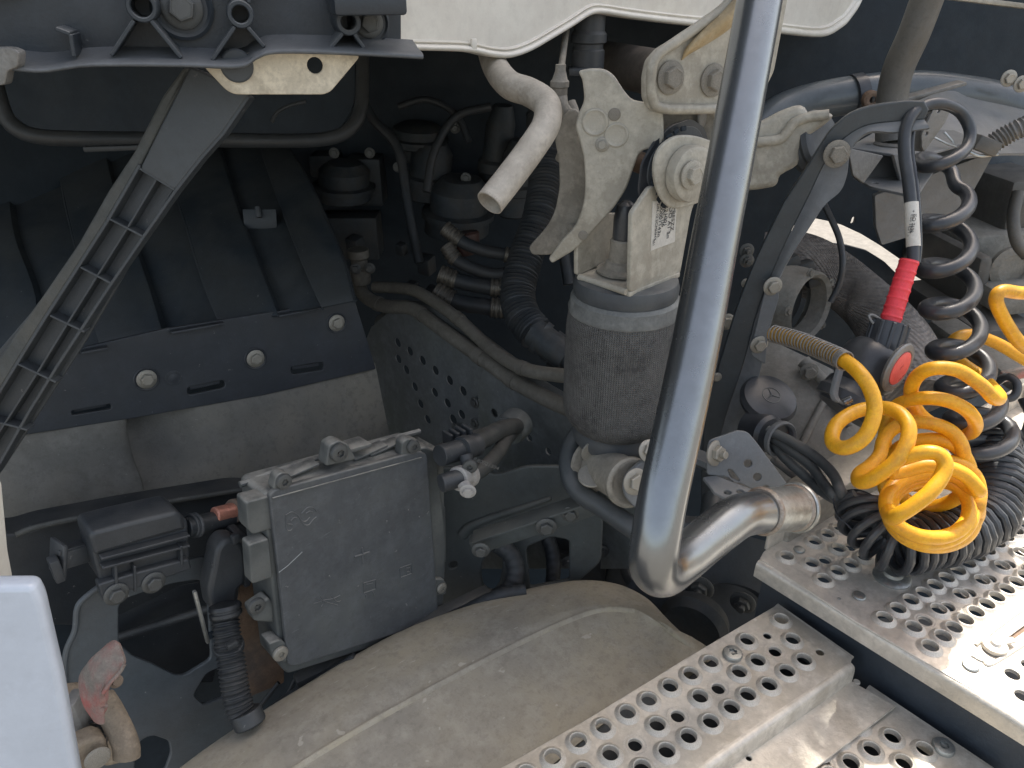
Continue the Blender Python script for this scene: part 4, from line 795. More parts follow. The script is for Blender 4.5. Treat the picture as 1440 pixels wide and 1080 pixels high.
# shadowed side body between deck and step, wheel studs
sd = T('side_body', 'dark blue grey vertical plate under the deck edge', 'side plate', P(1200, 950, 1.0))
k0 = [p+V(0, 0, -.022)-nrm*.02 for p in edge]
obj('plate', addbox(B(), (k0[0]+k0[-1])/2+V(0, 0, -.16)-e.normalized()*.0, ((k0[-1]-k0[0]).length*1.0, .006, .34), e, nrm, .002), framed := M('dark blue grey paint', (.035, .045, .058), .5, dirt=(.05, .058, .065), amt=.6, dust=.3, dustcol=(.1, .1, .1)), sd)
wm = T('wheel_hub', 'dark hub area with large nuts below the rail bend', 'hub', P(1000, 860, 1.15))
obj('disc', addlathe(B(), P(1010, 880, 1.22), (NC+V(0, 0, .15)).normalized(), [(.16, -.02), (.17, 0), (.15, .01), (.09, .012), (.08, .0), (.03, .0)], 56), framed, wm)
for x, y, s in ((985, 825, .022), (1045, 846, .020), (960, 770, .012), (985, 900, .018)): place('nut', NUT, steeld, wm, P(x, y, 1.17), (NC*1+RT*-.5).normalized(), s, x)
obj('lobe', addlathe(B(), P(975, 880, 1.15), (NC+RT*-.6).normalized(), [(.05, -.02), (.055, 0), (.045, .012), (.03, .012)], 40), deepm, wm)

bb = T('dark_step_block', 'added dark block that blackens the holes of the two boarding steps', 'box', P(1000, 1050, 1.0))  # block added under the steps so that their holes read black
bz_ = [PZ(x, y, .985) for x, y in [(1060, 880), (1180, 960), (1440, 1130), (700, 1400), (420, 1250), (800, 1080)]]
obj('body', platemesh(bz_, [], (V(0, 0, .985), NZ), .5, .004), M('step block black', (.025, .027, .03), .6, amt=.5), bb)
# ================================================================ STEPS
def tread(lab, z, outline, rm, flr, small, bolt_, lipd):
    t = T('step_tread', lab, 'step', PZ(*outline[0], z), 'aluminium boarding steps')
    rs = [PZ(x, y, z) for x, y in rm]; fs = [PZ(x, y, z) for x, y in flr]; ss = [PZ(x, y, z) for x, y in small]
    poly = [PZ(x, y, z) for x, y in outline]
    obj('plate', platemesh(roundpoly(poly, .005), [H3(p, .0091*.93) for p in rs]+[H3(p, .0091*.78) for p in fs]+[H3(p, .0046) for p in ss], (V(0, 0, z), NZ), .003, .001), alu, t)
    for p in rs: place('hole_rim', RIM, alu, t, p, NZ, .0091)
    for p in fs: place('hole_rim', FLARE, alu, t, p, NZ, .0086)
    for x, y in bolt_: place('mushroom_bolt', TORX, galv, t, PZ(x, y, z), NZ, .0115)
    return t
z1 = 1.06
rm1 = [(1098, 873), (1114, 901), (1050, 902), (1130, 930), (1065, 931), (999, 933), (1106, 946), (1039, 947), (971, 950), (1081, 965), (1051, 979), (984, 982), (1028, 997), (999, 1017), (968, 1038), (942, 967), (912, 986), (882, 1004), (848, 1024), (813, 1044), (777, 1067), (740, 1090), (924, 1021), (858, 1062), (937, 1058), (903, 1082), (820, 1086)]
s1 = tread('upper perforated aluminium boarding step beside the dusty fender', z1, [(1093, 850), (1199, 924), (1196, 933), (1070, 1016), (950, 1102), (640, 1130), (700, 1082), (830, 1008), (960, 928)], rm1, [(893, 1047), (953, 1007), (1090, 916), (1010, 968)], [(1153, 917), (1079, 894)], [(1030, 921)], .02)
def frontlip(t, a, b, z, drop, mat, out=.004, ext=None):
    A, Bp = PZ(*a, z), PZ(*b, z); ed = [A.lerp(Bp, k/5) for k in range(6)]; n_ = V((Bp-A).y, -(Bp-A).x, 0).normalized()
    if n_.dot(FH) > 0: n_ = -n_
    rows = [[p-n_*.003 for p in ed], [p+n_*.002+V(0, 0, -.0005) for p in ed], [p+n_*.006+V(0, 0, -.005) for p in ed], [p+n_*.007+V(0, 0, -drop) for p in ed]]
    obj('front_lip', gridsurf(rows, .0025, 3, 4), mat, t); return [r[-1] if 0 else r for r in rows][-1], n_
low_, n1 = frontlip(s1, (1197, 932), (900, 1137), z1, .024, alu)
frontlip(s1, (1092, 850), (1199, 925), z1, .022, alu)
fl3 = [low_[0]+n1*-.002, low_[-1]+n1*-.002]
pq = [fl3[0], fl3[-1], fl3[-1]+n1*.05, fl3[0]+n1*.05+(fl3[0]-fl3[-1]).normalized()*.012]
zf = fl3[0].z
obj('lower_flange', platemesh(pq, [H3(PZ(1053, 1066, zf), .003), H3(PZ(1205, 958, zf), .004)], (V(0, 0, zf), NZ), .003, .001), alu, s1)
z2 = zf-.008
rm2 = [(1121, 1075), (1196, 1072), (1270, 1072), (1150, 1056), (1219, 1058), (1180, 1034), (1250, 1040), (1293, 1050), (1210, 1012), (1240, 1020), (1275, 1020), (1315, 1028), (1090, 1096)]
s2 = tread('lower perforated step in sunlight at the bottom right', z2, [(1222, 966), (1400, 1085), (1400, 1180), (900, 1180), (1000, 1104)], [(1092, 1093), (1121, 1075), (1150, 1057), (1179, 1039), (1208, 1021), (1167, 1092), (1196, 1074), (1225, 1056), (1254, 1038), (1270, 1074), (1299, 1056)], [(1158, 1074)], [], [(1326, 1052)], .02)
frontlip(s2, (1221, 965), (1405, 1088), z2, .03, alu)

# ================================================================ FENDER
fd = T('rear_fender', 'dusty beige plastic fender lying under the steps', 'fender', P(700, 1000, 1.0))
zF = [(.955, .8), (.965, 1)]
def FZ(l, z): return [PZ(x, y, z) for x, y in l]
r1_ = FZ([(180, 1145), (285, 1060), (400, 985), (560, 893), (700, 842), (800, 819), (860, 820), (905, 838), (938, 870), (985, 920), (1010, 960)], .960)
r0_ = [p+V(.01, .035, -.07) for p in r1_]
r05 = [p+V(.006, .022, -.028) for p in r1_]
r2_ = FZ([(250, 1150), (345, 1075), (440, 1015), (580, 940), (710, 882), (800, 852), (850, 846), (893, 853), (935, 880), (975, 915), (1005, 940)], .983)
r3_ = FZ([(330, 1150), (400, 1093), (490, 1036), (610, 968), (725, 908), (808, 870), (852, 858), (893, 860), (938, 884), (985, 915), (1020, 935)], .985)
r4_ = FZ([(480, 1200), (540, 1120), (620, 1060), (700, 1010), (780, 960), (845, 915), (875, 895), (910, 885), (955, 893), (1005, 915), (1035, 935)], .980)
r5_ = FZ([(620, 1250), (690, 1160), (760, 1090), (820, 1040), (870, 1000), (905, 965), (935, 950), (975, 935), (1010, 930), (1040, 940), (1060, 955)], .975)
def drop(r):
    for k, dz in ((-1, -.05), (-2, -.015)): r[k] = r[k]+V(.01, 0, dz)
    return r
obj('shell', gridsurf([drop(r) for r in (r0_, r05, r1_, r2_, r3_, r4_, r5_)], .004, 8, 7, side=NZ), fendm, fd)
bd = [p+V(0, 0, .0005) for p in r3_[:8]]
obj('crease', addtube(B(), bd, .0042, 12, flat=.6), fendm, fd)
# ================================================================ JUNCTION BOX
pX = plane(500, 780, .95, V(-.03, -1, .06))
nX_ = pX[1]; xX, yX, _ = axes_of(nX_)
jb = T('junction_box', 'flat grey plastic junction box with embossed symbols on its cover', 'junction box', PL(510, 900, pX))
plate('cover', [(379, 697), (386, 689), (590, 634), (601, 639), (617, 866), (611, 874), (413, 938), (405, 935), (397, 850)], pX, .008, boxm, jb, bev=.002, rnd=.006)
pH = (pX[0]-nX_*.009, nX_)
plate('housing', [(370, 700), (376, 693), (598, 628), (614, 634), (628, 760), (626, 812), (622, 880), (405, 948), (396, 940), (385, 850)], pH, .060, boxd, jb, bev=.003, rnd=.005)
obj('seam_frame', wall([(383, 700), (592, 643)], .004, .0015, -.002, pX), boxd, jb)
# ears and screws
def ear_(x, y, w_, h_, s, m_=boxd, scr=TORX, top=True):
    c = PL(x, y, (pX[0]-nX_*.004, nX_)); t = addbox(B(), c, (w_, h_, .024), xX, yX, .004); o = obj('ear', t, m_, jb)
    place('screw', scr, steeld if m_ is boxd else steelb, jb, c+nX_*.0125, nX_, s, x); return o
plate('ear', [(384, 690), (389, 670), (396, 664), (408, 667), (413, 681)], (pX[0]-nX_*.002, nX_), .016, boxd, jb, bev=.002)
place('screw', TORX, steeld, jb, PL(399, 677, pX)-nX_*.001, nX_, .0095, .3)
plate('ear', [(458, 656), (463, 626), (476, 619), (490, 625), (502, 646)], (pX[0]-nX_*.006, nX_), .02, boxd, jb, bev=.002)
obj('ear_web', addbox(B(), PL(500, 636, pH)-nX_*.02, (.055, .006, .03), xX-V(0, 0, .15), yX, .002), boxd, jb)
place('screw', TORX, steeld, jb, PL(479, 638, pX)-nX_*.005, nX_, .0115, .8)
plate('ear', [(564, 642), (566, 622), (575, 616), (588, 618), (594, 634)], (pX[0]-nX_*.002, nX_), .016, boxd, jb, bev=.002)
place('screw', TORX, steeld, jb, PL(581, 628, pX)-nX_*.001, nX_, .0095, .1)
plate('ear', [(378, 905), (394, 899), (403, 905), (404, 932), (385, 928)], (pX[0]-nX_*.002, nX_), .024, boxd, jb, bev=.002)
place('screw', TORX, steelb, jb, PL(394, 919, pX)-nX_*.001, nX_, .0098, .5)
plate('ear', [(612, 814), (624, 814), (629, 822), (627, 836), (612, 838)], (pX[0]-nX_*.002, nX_), .024, boxd, jb, bev=.002)
place('screw', TORX, steelb, jb, PL(621, 827, pX)-nX_*.001, nX_, .0082, .5)
plate('ear', [(352, 858), (378, 840), (386, 850), (386, 876), (358, 874)], (pX[0]-nX_*.016, nX_), .02, boxd, jb, bev=.003)
place('screw', TORX, steeld, jb, PL(368, 860, pX)-nX_*.015, nX_, .0105, .2)
# raised rails along the dusty top
obj('top_rail', addtube(B(), [PL(362, 703, pH)-nX_*.045, PL(440, 674, pH)-nX_*.045, PL(520, 650, pH)-nX_*.045, PL(618, 622, pH)-nX_*.045], .004, 10), boxd, jb)
for x, y in ((430, 668), (530, 640), (552, 634)): obj('top_pad', addbox(B(), PL(x, y, pH)-nX_*.022+V(0, 0, -.002), (.05, .003, .02), xX, yX, .001), boxd, jb)
# right port block and stubs
plate('port_block', [(598, 634), (618, 630), (624, 640), (626, 735), (613, 738), (604, 735)], (pX[0]-nX_*.014, nX_), .05, boxd, jb, bev=.002)
plate('port_block', [(612, 715), (627, 712), (628, 790), (614, 794)], (pX[0]-nX_*.024, nX_), .04, boxd, jb, bev=.002)
# left port blocks
plate('port_block', [(346, 706), (384, 696), (388, 742), (356, 752), (349, 744)], (pX[0]-nX_*.006, nX_), .026, boxd, jb, bev=.002)
plate('port_block', [(350, 766), (378, 757), (384, 812), (354, 822)], (pX[0]-nX_*.004, nX_), .02, boxd, jb, bev=.002)
# embossed print on the cover
def stroke(pts, r=.0005, mat=None, n=4):
    bm = B()
    for s in pts: addtube(bm, [PL(x, y, pX)+nX_*.0001 for x, y in s], r, 6, n=n)
    return bm
emb = boxm
obj('embossed_letter', stroke([[(402, 724), (403, 744), (410, 745), (411, 738), (404, 737)], [(402, 724), (410, 720), (418, 724), (424, 732), (430, 733), (436, 727)], [(409, 732), (413, 728), (417, 728)]], .0009), emb, jb)
obj('embossed_letter', stroke([[(424, 722), (432, 714), (440, 714), (445, 719)], [(430, 722), (435, 719), (439, 720)], [(421, 728), (427, 737), (434, 738), (440, 731), (445, 727)]], .0009), emb, jb)
obj('embossed_plus', stroke([[(509, 770), (510, 792)], [(498, 783), (519, 776)]], .0016, n=1), emb, jb)
obj('embossed_vehicle', stroke([[(511, 820), (528, 815), (528, 828), (511, 834), (511, 820)], [(515, 822), (524, 820)], [(514, 836), (515, 841)], [(524, 832), (526, 837)]], .0009, n=1), emb, jb)
obj('embossed_flag', stroke([[(562, 799), (578, 793), (579, 806), (563, 812), (562, 799)], [(571, 797), (572, 809)], [(571, 799), (576, 798), (576, 803), (572, 804)]], .0009, n=1), emb, jb)
obj('embossed_arrow', stroke([[(441, 849), (455, 844), (468, 842), (478, 837)], [(443, 841), (460, 847), (475, 851)], [(450, 838), (455, 846), (452, 853)], [(466, 838), (473, 846), (479, 845)]], .0008, n=2), emb, jb)
obj('scratch', stroke([[(392, 805), (405, 795), (425, 776)]], .0006, n=1), M('pale scratch', (.3, .31, .3), .6, amt=.1), jb)
# cables leaving right
def cable(name, lab, pts, r, mat, **k):
    return tag(obj(name, addtube(B(), pp(pts), r, 20, **k), mat), lab, 'cable')
c1 = T('upper_cable', 'dark upper cable with gland clamped at the right of the junction box', 'cable', P(640, 635, 1.0))
obj('stub', cyl(P(618, 641, .98), P(652, 631, 1.01), .0145, 28), clampm, c1)
obj('sheath', addtube(B(), pp([(645, 633, 1.0), (675, 620, 1.05), (700, 606, 1.10), (722, 600, 1.17), (735, 602, 1.24)]), .0135, 24), deeprub2 := M('dusty cable', (.045, .05, .05), .5, dirt=(.10, .10, .09), amt=.7, scale=12, dust=.5, dustcol=(.17, .16, .14)), c1)
da = (P(660, 628, 1.02)-P(645, 633, 1.0)).normalized()
obj('gland', addlathe(B(), P(648, 632, 1.0), da, [(.0165, 0), (.0175, .003), (.0175, .014), (.0155, .016), (.0155, .026), (.0165, .028), (.0165, .034), (.014, .036)], 28), clampm, c1)
obj('clamp_eye', cyl(P(655, 640, .985), P(659, 660, .98), .009, 20), clampm, c1); place('screw', TORX, steeld, c1, P(661, 655, .965), NC, .010)
c2 = T('lower_cable', 'lower printed cable in a pale clamp right of the junction box', 'cable', P(645, 680, .98))
obj('stub', cyl(P(620, 680, .955), P(650, 671, .97), .012, 24), clampm, c2)
obj('sheath', addtube(B(), pp([(645, 672, .97), (675, 662, 1.0), (698, 640, 1.06), (712, 618, 1.13), (722, 608, 1.2)]), .0105, 22), deeprub2, c2)
obj('clamp', addlathe(B(), P(643, 674, .965), da, [(.0150, 0), (.0165, .002), (.0165, .010), (.0145, .012), (.0145, .018), (.0165, .020), (.0165, .028), (.014, .030)], 28), labbeige := M('pale cast clamp', (.42, .40, .37), .5, dirt=(.28, .26, .23), amt=.6, scale=30, bump=.2), c2)
obj('clamp_eye', cyl(P(652, 680, .95), P(657, 690, .945), .0085, 20), labbeige, c2); place('bolt', HEX, labbeige, c2, P(658, 690, .935), NC, .0105)
text('print', 'R80021304', P(684, 650, .985)+NC*.0, (P(700, 640, 1.04)-P(675, 660, .99)), NC, .008, greyl, c2, ext=.0001, off=.004)
tag(obj('cable_sleeve', addtube(B(), pp([(612, 634, 1.04), (650, 618, 1.08), (690, 605, 1.14)]), .008, 14), deeprub2), 'thin dark cable above the upper box cable', 'cable')
tag(obj('cable_entry', addlathe(B(), P(720, 602, 1.20), (NX+V(0, -.3, 0)).normalized(), [(.016, .01), (.024, .01), (.027, .0), (.027, -.02)], 32), railm), 'round socket in the rail that the box cables enter', 'socket')
bz = T('cable_clip', 'small ribbed black clip on top of the upper cable', 'clip', P(645, 615, 1.04))
for k in range(4): obj('rib', addbox(B(), P(630+k*9, 617-k*3, 1.03), (.005, .02, .020), xX, V(0, 1, 0), .0008, 1), clampm, bz)
# copper plug
cpg = T('copper_plug', 'round copper plug sticking out left of the junction box', 'plug', P(320, 722, .93))
a, b = P(301, 725, .925), P(336, 717, .955)
obj('plug', addlathe(B(), a, b-a, [(.0085, 0), (.0105, .0015), (.0108, .018), (.0112, .02), (.0112, .05)], 28), copper, cpg)
obj('housing', cyl(P(327, 719, .945), P(345, 715, .965), .0155, 24), rustt2 := M('brown dusty collar', (.20, .15, .11), .6, dirt=(.12, .10, .08), amt=.7, scale=25), cpg)
# elbow and corrugated conduit
eb = T('elbow_connector', 'dark plastic elbow joined to the box above a corrugated conduit', 'connector', P(315, 850, .90))
pE = plane(320, 800, .915, nX_)
plate('elbow', [(298, 862), (293, 832), (300, 798), (305, 772), (316, 759), (333, 757), (345, 768), (347, 790), (346, 822), (336, 828), (335, 862)], (pE[0]+nX_*.006, nX_), .032, clampm, eb, bev=.006, rnd=.008)
plate('collar', [(336, 756), (349, 753), (354, 824), (344, 828)], (pE[0]+nX_*.003, nX_), .044, clampm, eb, bev=.002)
plate('socket', [(350, 766), (374, 758), (378, 814), (354, 822)], (pE[0]+nX_*.002, nX_), .02, boxd, eb, bev=.002)
cax2 = P(318, 868, .905)-P(316, 852, .905)
obj('collar_ring', addlathe(B(), P(316, 850, .900), cax2, [(.018, 0), (.0190, .002), (.0190, .005), (.0175, .006), (.0175, .008), (.019, .009), (.019, .013), (.017, .015)], 32), condm, eb)
obj('fixing_lug', addbox(B(), P(331, 757, .905), (.010, .012, .008), xX, yX, .002), clampm, eb)
for x, y in ((304, 777), (300, 795)): obj('snap_lug', addbox(B(), P(x, y, .9), (.006, .01, .007), xX, yX, .001), clampm, eb)
cc_ = T('corrugated_conduit', 'black corrugated conduit dropping from the elbow to the fender', 'conduit', P(340, 1000, .9))
obj('conduit', addtube(B(), pp([(316, 862, .905), (319, 890, .90), (325, 930, .895), (330, 965, .892), (337, 995, .89), (346, 1012, .89)]), R(18, .9), 28, rf=(lambda s: 1+.085*math.sin(s*1250), .0009)), condm, cc_)
obj('tie', addlathe(B(), P(321, 906, .897), V(.04, 0, -1), [(.0170, 0), (.0178, .0008), (.0178, .006), (.0170, .0068)], 30), blackpl, cc_)
obj('tie_head', addbox(B(), P(326, 906, .878), (.013, .007, .009), xX, yX, .0015), blackpl, cc_)
obj('end_collar', addlathe(B(), P(345, 1000, .885), P(352, 1018, .885)-P(343, 995, .885), [(.0175, 0), (.0185, .002), (.0185, .016), (.017, .018)], 30), blackpl, cc_)
tag(obj('flat_lever', addbox(B(), P(283, 868, .88), (.0045, .006, .083), V(1, 0, .0)+V(0, 0, .0), V(0, 1, 0), .0015), galv), 'thin bright flat strip beside the corrugated conduit', 'strip')
# cable holder at left
pQ = plane(200, 780, .86, nX_)
hl = T('cable_holder', 'dark plastic cable holder with two hex bolts left of the copper plug', 'cable holder', PL(200, 830, pQ))
plate('body', [(128, 766), (131, 752), (250, 722), (264, 732), (268, 792), (210, 808), (160, 822), (142, 820), (133, 790)], pQ, .045, clampm, hl, bev=.003)
plate('upper_cover', [(126, 757), (130, 748), (175, 736), (248, 719), (258, 726), (262, 745), (200, 762), (134, 782)], (pQ[0]+nX_*.005, nX_), .052, clampm, hl, bev=.005)
plate('flange', [(138, 822), (190, 806), (266, 786), (270, 800), (180, 832), (146, 848)], (pQ[0]+nX_*.010, nX_), .016, clampm, hl, bev=.002)
for x, y in ((159, 829), (211, 813)): place('bolt', HEX, steeld, hl, PL(x, y, pQ)+nX_*.010, nX_, .0135, x)
for x0, y0, x1, y1 in ((158, 787, 160, 818), (185, 790, 186, 826), (250, 762, 251, 790), (140, 793, 262, 762), (138, 780, 262, 748)):
    a, b = PL(x0, y0, pQ)+nX_*.006, PL(x1, y1, pQ)+nX_*.006; obj('rib', addbox(B(), (a+b)/2, ((b-a).length, .012, .0028), b-a, nX_, .0006, 1), clampm, hl)
obj('spindle', addbox(B(), (P(88, 783, .83)+P(132, 770, .86))/2, (.045, .022, .022), P(132, 770, .86)-P(88, 783, .83), nX_, .002), clampm, hl)
obj('spindle_rib', addbox(B(), (P(88, 776, .82)+P(130, 765, .85))/2, (.042, .004, .006), P(132, 770, .86)-P(88, 783, .83), nX_, .001), clampm, hl)
dd2 = (P(132, 770, .86)-P(88, 783, .83)).normalized()
obj('end_plate', addbox(B(), P(82, 784, .828), (.005, .030, .040), dd2, nX_, .002), clampm, hl)
obj('end_tab', addbox(B(), P(79, 800, .822), (.010, .016, .030), xX, V(0, 1, 0), .002), clampm, hl)
obj('rear_spindle', cyl(P(262, 743, .90), P(345, 722, .965), .0125, 24), blackpl, hl)
for x, y in ((268, 740), (274, 739)): obj('spindle_ring', addlathe(B(), P(x, y, .905), dd2, [(.014, 0), (.0155, .001), (.0155, .003), (.014, .004)], 28), clampm, hl)
# beam behind the holder, bay wall, black mounting plate
bx = T('side_beam', 'black side beam with a turned edge behind the cable holder', 'beam', P(180, 760, .99))
plate('beam', [(-60, 745), (25, 752), (60, 740), (180, 716), (340, 688), (420, 690), (420, 830), (300, 850), (120, 880), (-60, 880)], plane(200, 760, 1.0, nX_), .05, blackpl, bx, bev=.004, rnd=.012)
obj('edge_seal', addtube(B(), [PL(x, y, plane(200, 760, .99, nX_)) for x, y in [(22, 752), (60, 739), (180, 715), (345, 688)]], .0035, 10), strutd, bx)
tag(plate('inner_wall', [(-60, 760), (450, 740), (650, 740), (650, 1130), (-60, 1130)], plane(250, 900, 1.14, nX_), .01, backm, rnd=0), 'black inner wall showing through the mounting plate cut-outs', 'wall')
tag(plate('dusty_inner_plate', [(150, 840), (300, 815), (310, 900), (300, 960), (165, 960)], plane(230, 890, 1.05, nX_+V(0, 0, .2)), .006, blackpl), 'black plate seen through the large cut-out', 'plate')
tag(obj('inner_tube', addtube(B(), [P(165, 897, .99), P(295, 855, 1.02)], .006, 12), blackpl), 'slim black tube crossing inside the large cut-out', 'tube')
tag(plate('rusty_plate', [(338, 820), (360, 800), (395, 800), (400, 960), (340, 985), (330, 900)], plane(360, 900, 1.0, nX_), .004, rust, holes=[[(300, 0), (301, 0), (301, 1)]] if 0 else ()), 'rust brown plate between the conduit and the junction box', 'plate')
pM = plane(200, 920, .93, nX_)
mpl = T('mounting_plate', 'black pressed mounting plate with large cut-outs under the holder', 'mounting plate', PL(200, 1040, pM))
big = [(167, 900), (167, 853), (174, 843), (205, 832), (245, 820), (280, 815), (289, 823), (293, 853), (297, 927), (260, 950), (247, 950), (213, 933), (187, 923), (170, 908)]
plate('plate', [(143, 825), (150, 812), (300, 780), (388, 790), (392, 850), (396, 935), (388, 960), (360, 1000), (330, 1040), (300, 1100), (110, 1130), (104, 1060), (97, 1000), (90, 950), (92, 915), (105, 885), (107, 855), (118, 840)], pM, .006, platem := M('black pressed plate', (.072, .086, .096), .42, dirt=(.12, .125, .125), amt=.55, scale=6, dust=.4, dustcol=(.17, .165, .15), specks=.45), mpl,
      holes=[big, [(290, 947), (315, 936), (333, 932), (350, 938), (347, 958), (317, 980), (287, 992), (272, 978)], [(190, 1052), (200, 1040), (215, 1034), (238, 1042), (241, 1060), (232, 1085), (190, 1085)], [(371, 905), (377, 898), (388, 905), (392, 945), (374, 948), (370, 935)]], bev=.0018, rnd=.012)
obj('turned_edge', addtube(B(), [PL(x, y, pM)+nX_*.001 for x, y in [(148, 818), (118, 841), (108, 856), (105, 885), (93, 915), (91, 950), (98, 1000), (105, 1060)]], .0035, 10), platem, mpl)
for x0, y0 in ((295, 893), (348, 969), (334, 877)): obj('square_nut', addbox(B(), PL(x0, y0, pM)+nX_*.001, (.010, .010, .004), xX, yX, .001), backm, mpl)
# lower frame plate right of the box
pW = plane(720, 740, 1.16, NX+V(0, -.75, .25))
fp = T('frame_bracket', 'dark pressed frame bracket right of the junction box', 'frame bracket', PL(690, 820, pW))
plate('plate', [(560, 700), (600, 660), (655, 655), (700, 668), (740, 655), (790, 655), (825, 675), (848, 730), (846, 790), (800, 830), (760, 845), (640, 930), (500, 960), (420, 1000), (420, 900), (540, 800)], pW, .008, framem, fp, holes=[[(631, 792), (642, 789), (643, 797), (632, 801)], [(678, 790), (690, 776), (706, 778), (706, 800), (702, 820), (694, 832), (680, 826), (676, 808)], [(740, 770), (775, 755), (800, 760), (800, 815), (745, 826)]], bev=.003, rnd=.012)
obj('swage', addtube(B(), [PL(x, y, pW)+pW[1]*.001 for x, y in [(650, 752), (662, 740), (690, 728), (740, 712), (775, 700)]], lambda t: .009-.005*t, 14), framem, fp)
for k, (pts, r) in enumerate([([(600, 655), (650, 690), (700, 700), (760, 690), (820, 690)], .010)]): pass
lb_ = T('link_bar', 'dark flat link bar held by hex bolts below the air spring', 'link bar', P(740, 745, 1.08))
a, b = P(664, 767, 1.06), P(842, 707, 1.02); dv = (b-a).normalized(); nv = (NC - dv*NC.dot(dv)).normalized()
obj('bar', addbox(B(), (a+b)/2, ((b-a).length, .020, .026), dv, nv, .004), framem, lb_)
obj('top_face', addbox(B(), (a+b)/2+dv.cross(nv)*-.014+nv*.002, ((b-a).length*.92, .028, .004), dv, nv, .0015), framem, lb_)
for x, y, s in ((676, 773, .0125), (768, 740, .0145), (802, 722, .013)): place('bolt', HEX, steeld, lb_, P(x, y, 1.02), nv, s, x)
# hoses seen below the bracket
for pts, r, d, lab in (([(688, 845), (715, 830), (725, 805), (718, 780), (700, 765)], .014, 1.14, 'wrapped dark hose curling through the bracket cut-out'), ([(600, 890), (650, 862), (700, 838), (740, 830)], .010, 1.10, 'dark hose lying behind the fender edge'), ([(760, 740), (775, 770), (778, 810), (770, 850)], .012, 1.22, 'dark hose hanging right of the bracket cut-out'), ([(370, 1010), (400, 985), (440, 960), (500, 925)], .007, 1.0, 'thin black hose under the junction box')):
    tag(obj('underbody_hose', addtube(B(), [P(x, y, d) for x, y in pts], r, 16, rf=(lambda s: 1+.03*math.sin(s*500), .002)), deeprub), lab, 'hose')
tag(obj('fender_edge_strip', addbox(B(), P(560, 890, 1.06), (.30, .02, .012), P(640, 850, 1.1)-P(480, 925, 1.02), FH, .003), blackpl), 'black strip behind the fender edge under the junction box', 'strip')
for k, l in enumerate([[(380, 1015), (400, 985), (415, 955), (425, 940)], [(352, 1010), (372, 985), (392, 960)], [(440, 968), (455, 945), (462, 930)], [(485, 950), (493, 930), (498, 915)]]):
    tag(obj('thin_cable', addtube(B(), [P(x, y, 1.02) for x, y in l], .003, 10), deeprub), ['thin black cable rising under the box, beside the conduit end', 'leftmost thin cable, touching the conduit end collar', 'third thin cable below the lower edge of the box', 'rightmost thin cable below the lower edge of the box'][k], 'cable')
# dark drivetrain below the stabiliser
dt = T('axle_parts', 'dark oily suspension parts below the air spring', 'suspension', P(830, 800, 1.3))
obj('post', addbox(B(), P(832, 790, 1.3), (.05, .05, .20), RT, FH, .012), deepm, dt); obj('post', cyl(P(870, 830, 1.3), P(878, 740, 1.32), .028, 24), deepm, dt)
for x, y, r in ((795, 760, .035), (850, 760, .022), (905, 800, .03)): obj('boss', addlathe(B(), P(x, y, 1.3), NC, [(r, -.02), (r, .01), (r*.8, .016), (r*.5, .016), (r*.45, .008)], 28), deepm, dt)
for x, y in ((800, 790), (845, 775), (812, 735)): place('bolt', HEX, steeld, dt, P(x, y, 1.24), NC, .013, x)
obj('fork', addtube(B(), pp([(850, 700, 1.25), (865, 740, 1.25), (880, 800, 1.25), (900, 840, 1.22)]), .018, 18, flat=.6), deepm, dt)

# ================================================================ BOTTOM LEFT
tag(plate('white_door_panel', [(-90, 826), (42, 825), (50, 829), (58, 845), (85, 960), (112, 1110), (-90, 1110)], plane(40, 950, .46, NY+V(-.55, 0, .12)), .014, whitep, bev=.004, rnd=.006), 'pale blue white painted panel edge at the bottom left', 'door panel')
tag(plate('cream_inner_edge', [(-60, 660), (-14, 690), (-4, 790), (4, 830), (-60, 830)], plane(0, 800, .50, NC), .012, cream, rnd=.004), 'cream strip just above the white panel at the left edge', 'strip')
tag(obj('grey_clip', addbox(B(), P(10, 822, .47), (.012, .01, .004), RT, FH, .001), galv), 'tiny pale clip on top of the white panel', 'clip')
pR = plane(145, 960, .66, V(-.1, -1, .25))
rlv = T('red_lever', 'worn lever handle with flaking red paint at the bottom left', 'lever', PL(140, 1010, pR))
rowsr = [[P(150, 905, .66), P(160, 900, .655), P(166, 905, .65), P(175, 932, .645), P(166, 948, .645)], [P(118, 938, .66), P(130, 925, .65), P(145, 930, .645), P(158, 950, .642), P(150, 965, .645)],
         [P(110, 960, .66), P(122, 952, .65), P(135, 955, .643), P(150, 970, .64), P(142, 980, .645)], [P(116, 990, .66), P(124, 985, .652), P(133, 985, .648), P(142, 990, .648), P(146, 998, .65)], [P(132, 1015, .66), P(137, 1018, .655), P(141, 1019, .654), P(146, 1018, .655), P(148, 1016, .658)]]
obj('handle', gridsurf(rowsr, .004, 5, 6), redpaint, rlv)
obj('red_edge', addtube(B(), pp([(175, 934, .641), (168, 946, .640), (155, 960, .636), (145, 975, .637)]), .0016, 10), redpaint, rlv)
place('bolt', HEX, rustt2, rlv, P(163, 958, .67), (RT-FW).normalized(), .006)
lt = T('latch_block', 'brown dusty latch casting under the red lever', 'latch', P(140, 1060, .68))
obj('casting', addtube(B(), pp([(145, 985, .70), (160, 1010, .69), (176, 1045, .68), (178, 1065, .68)]), .013, 16, flat=.7), tan, lt)
plate('lower_lobe', [(108, 1048), (135, 1036), (150, 1040), (156, 1058), (145, 1078), (130, 1095), (100, 1095)], plane(130, 1065, .67, nX_), .02, tan, lt, bev=.004)
plate('base', [(95, 985), (140, 980), (150, 1010), (185, 1060), (180, 1072), (150, 1080), (110, 1060), (100, 1030)], plane(140, 1030, .71, nX_), .03, tan, lt, bev=.004)
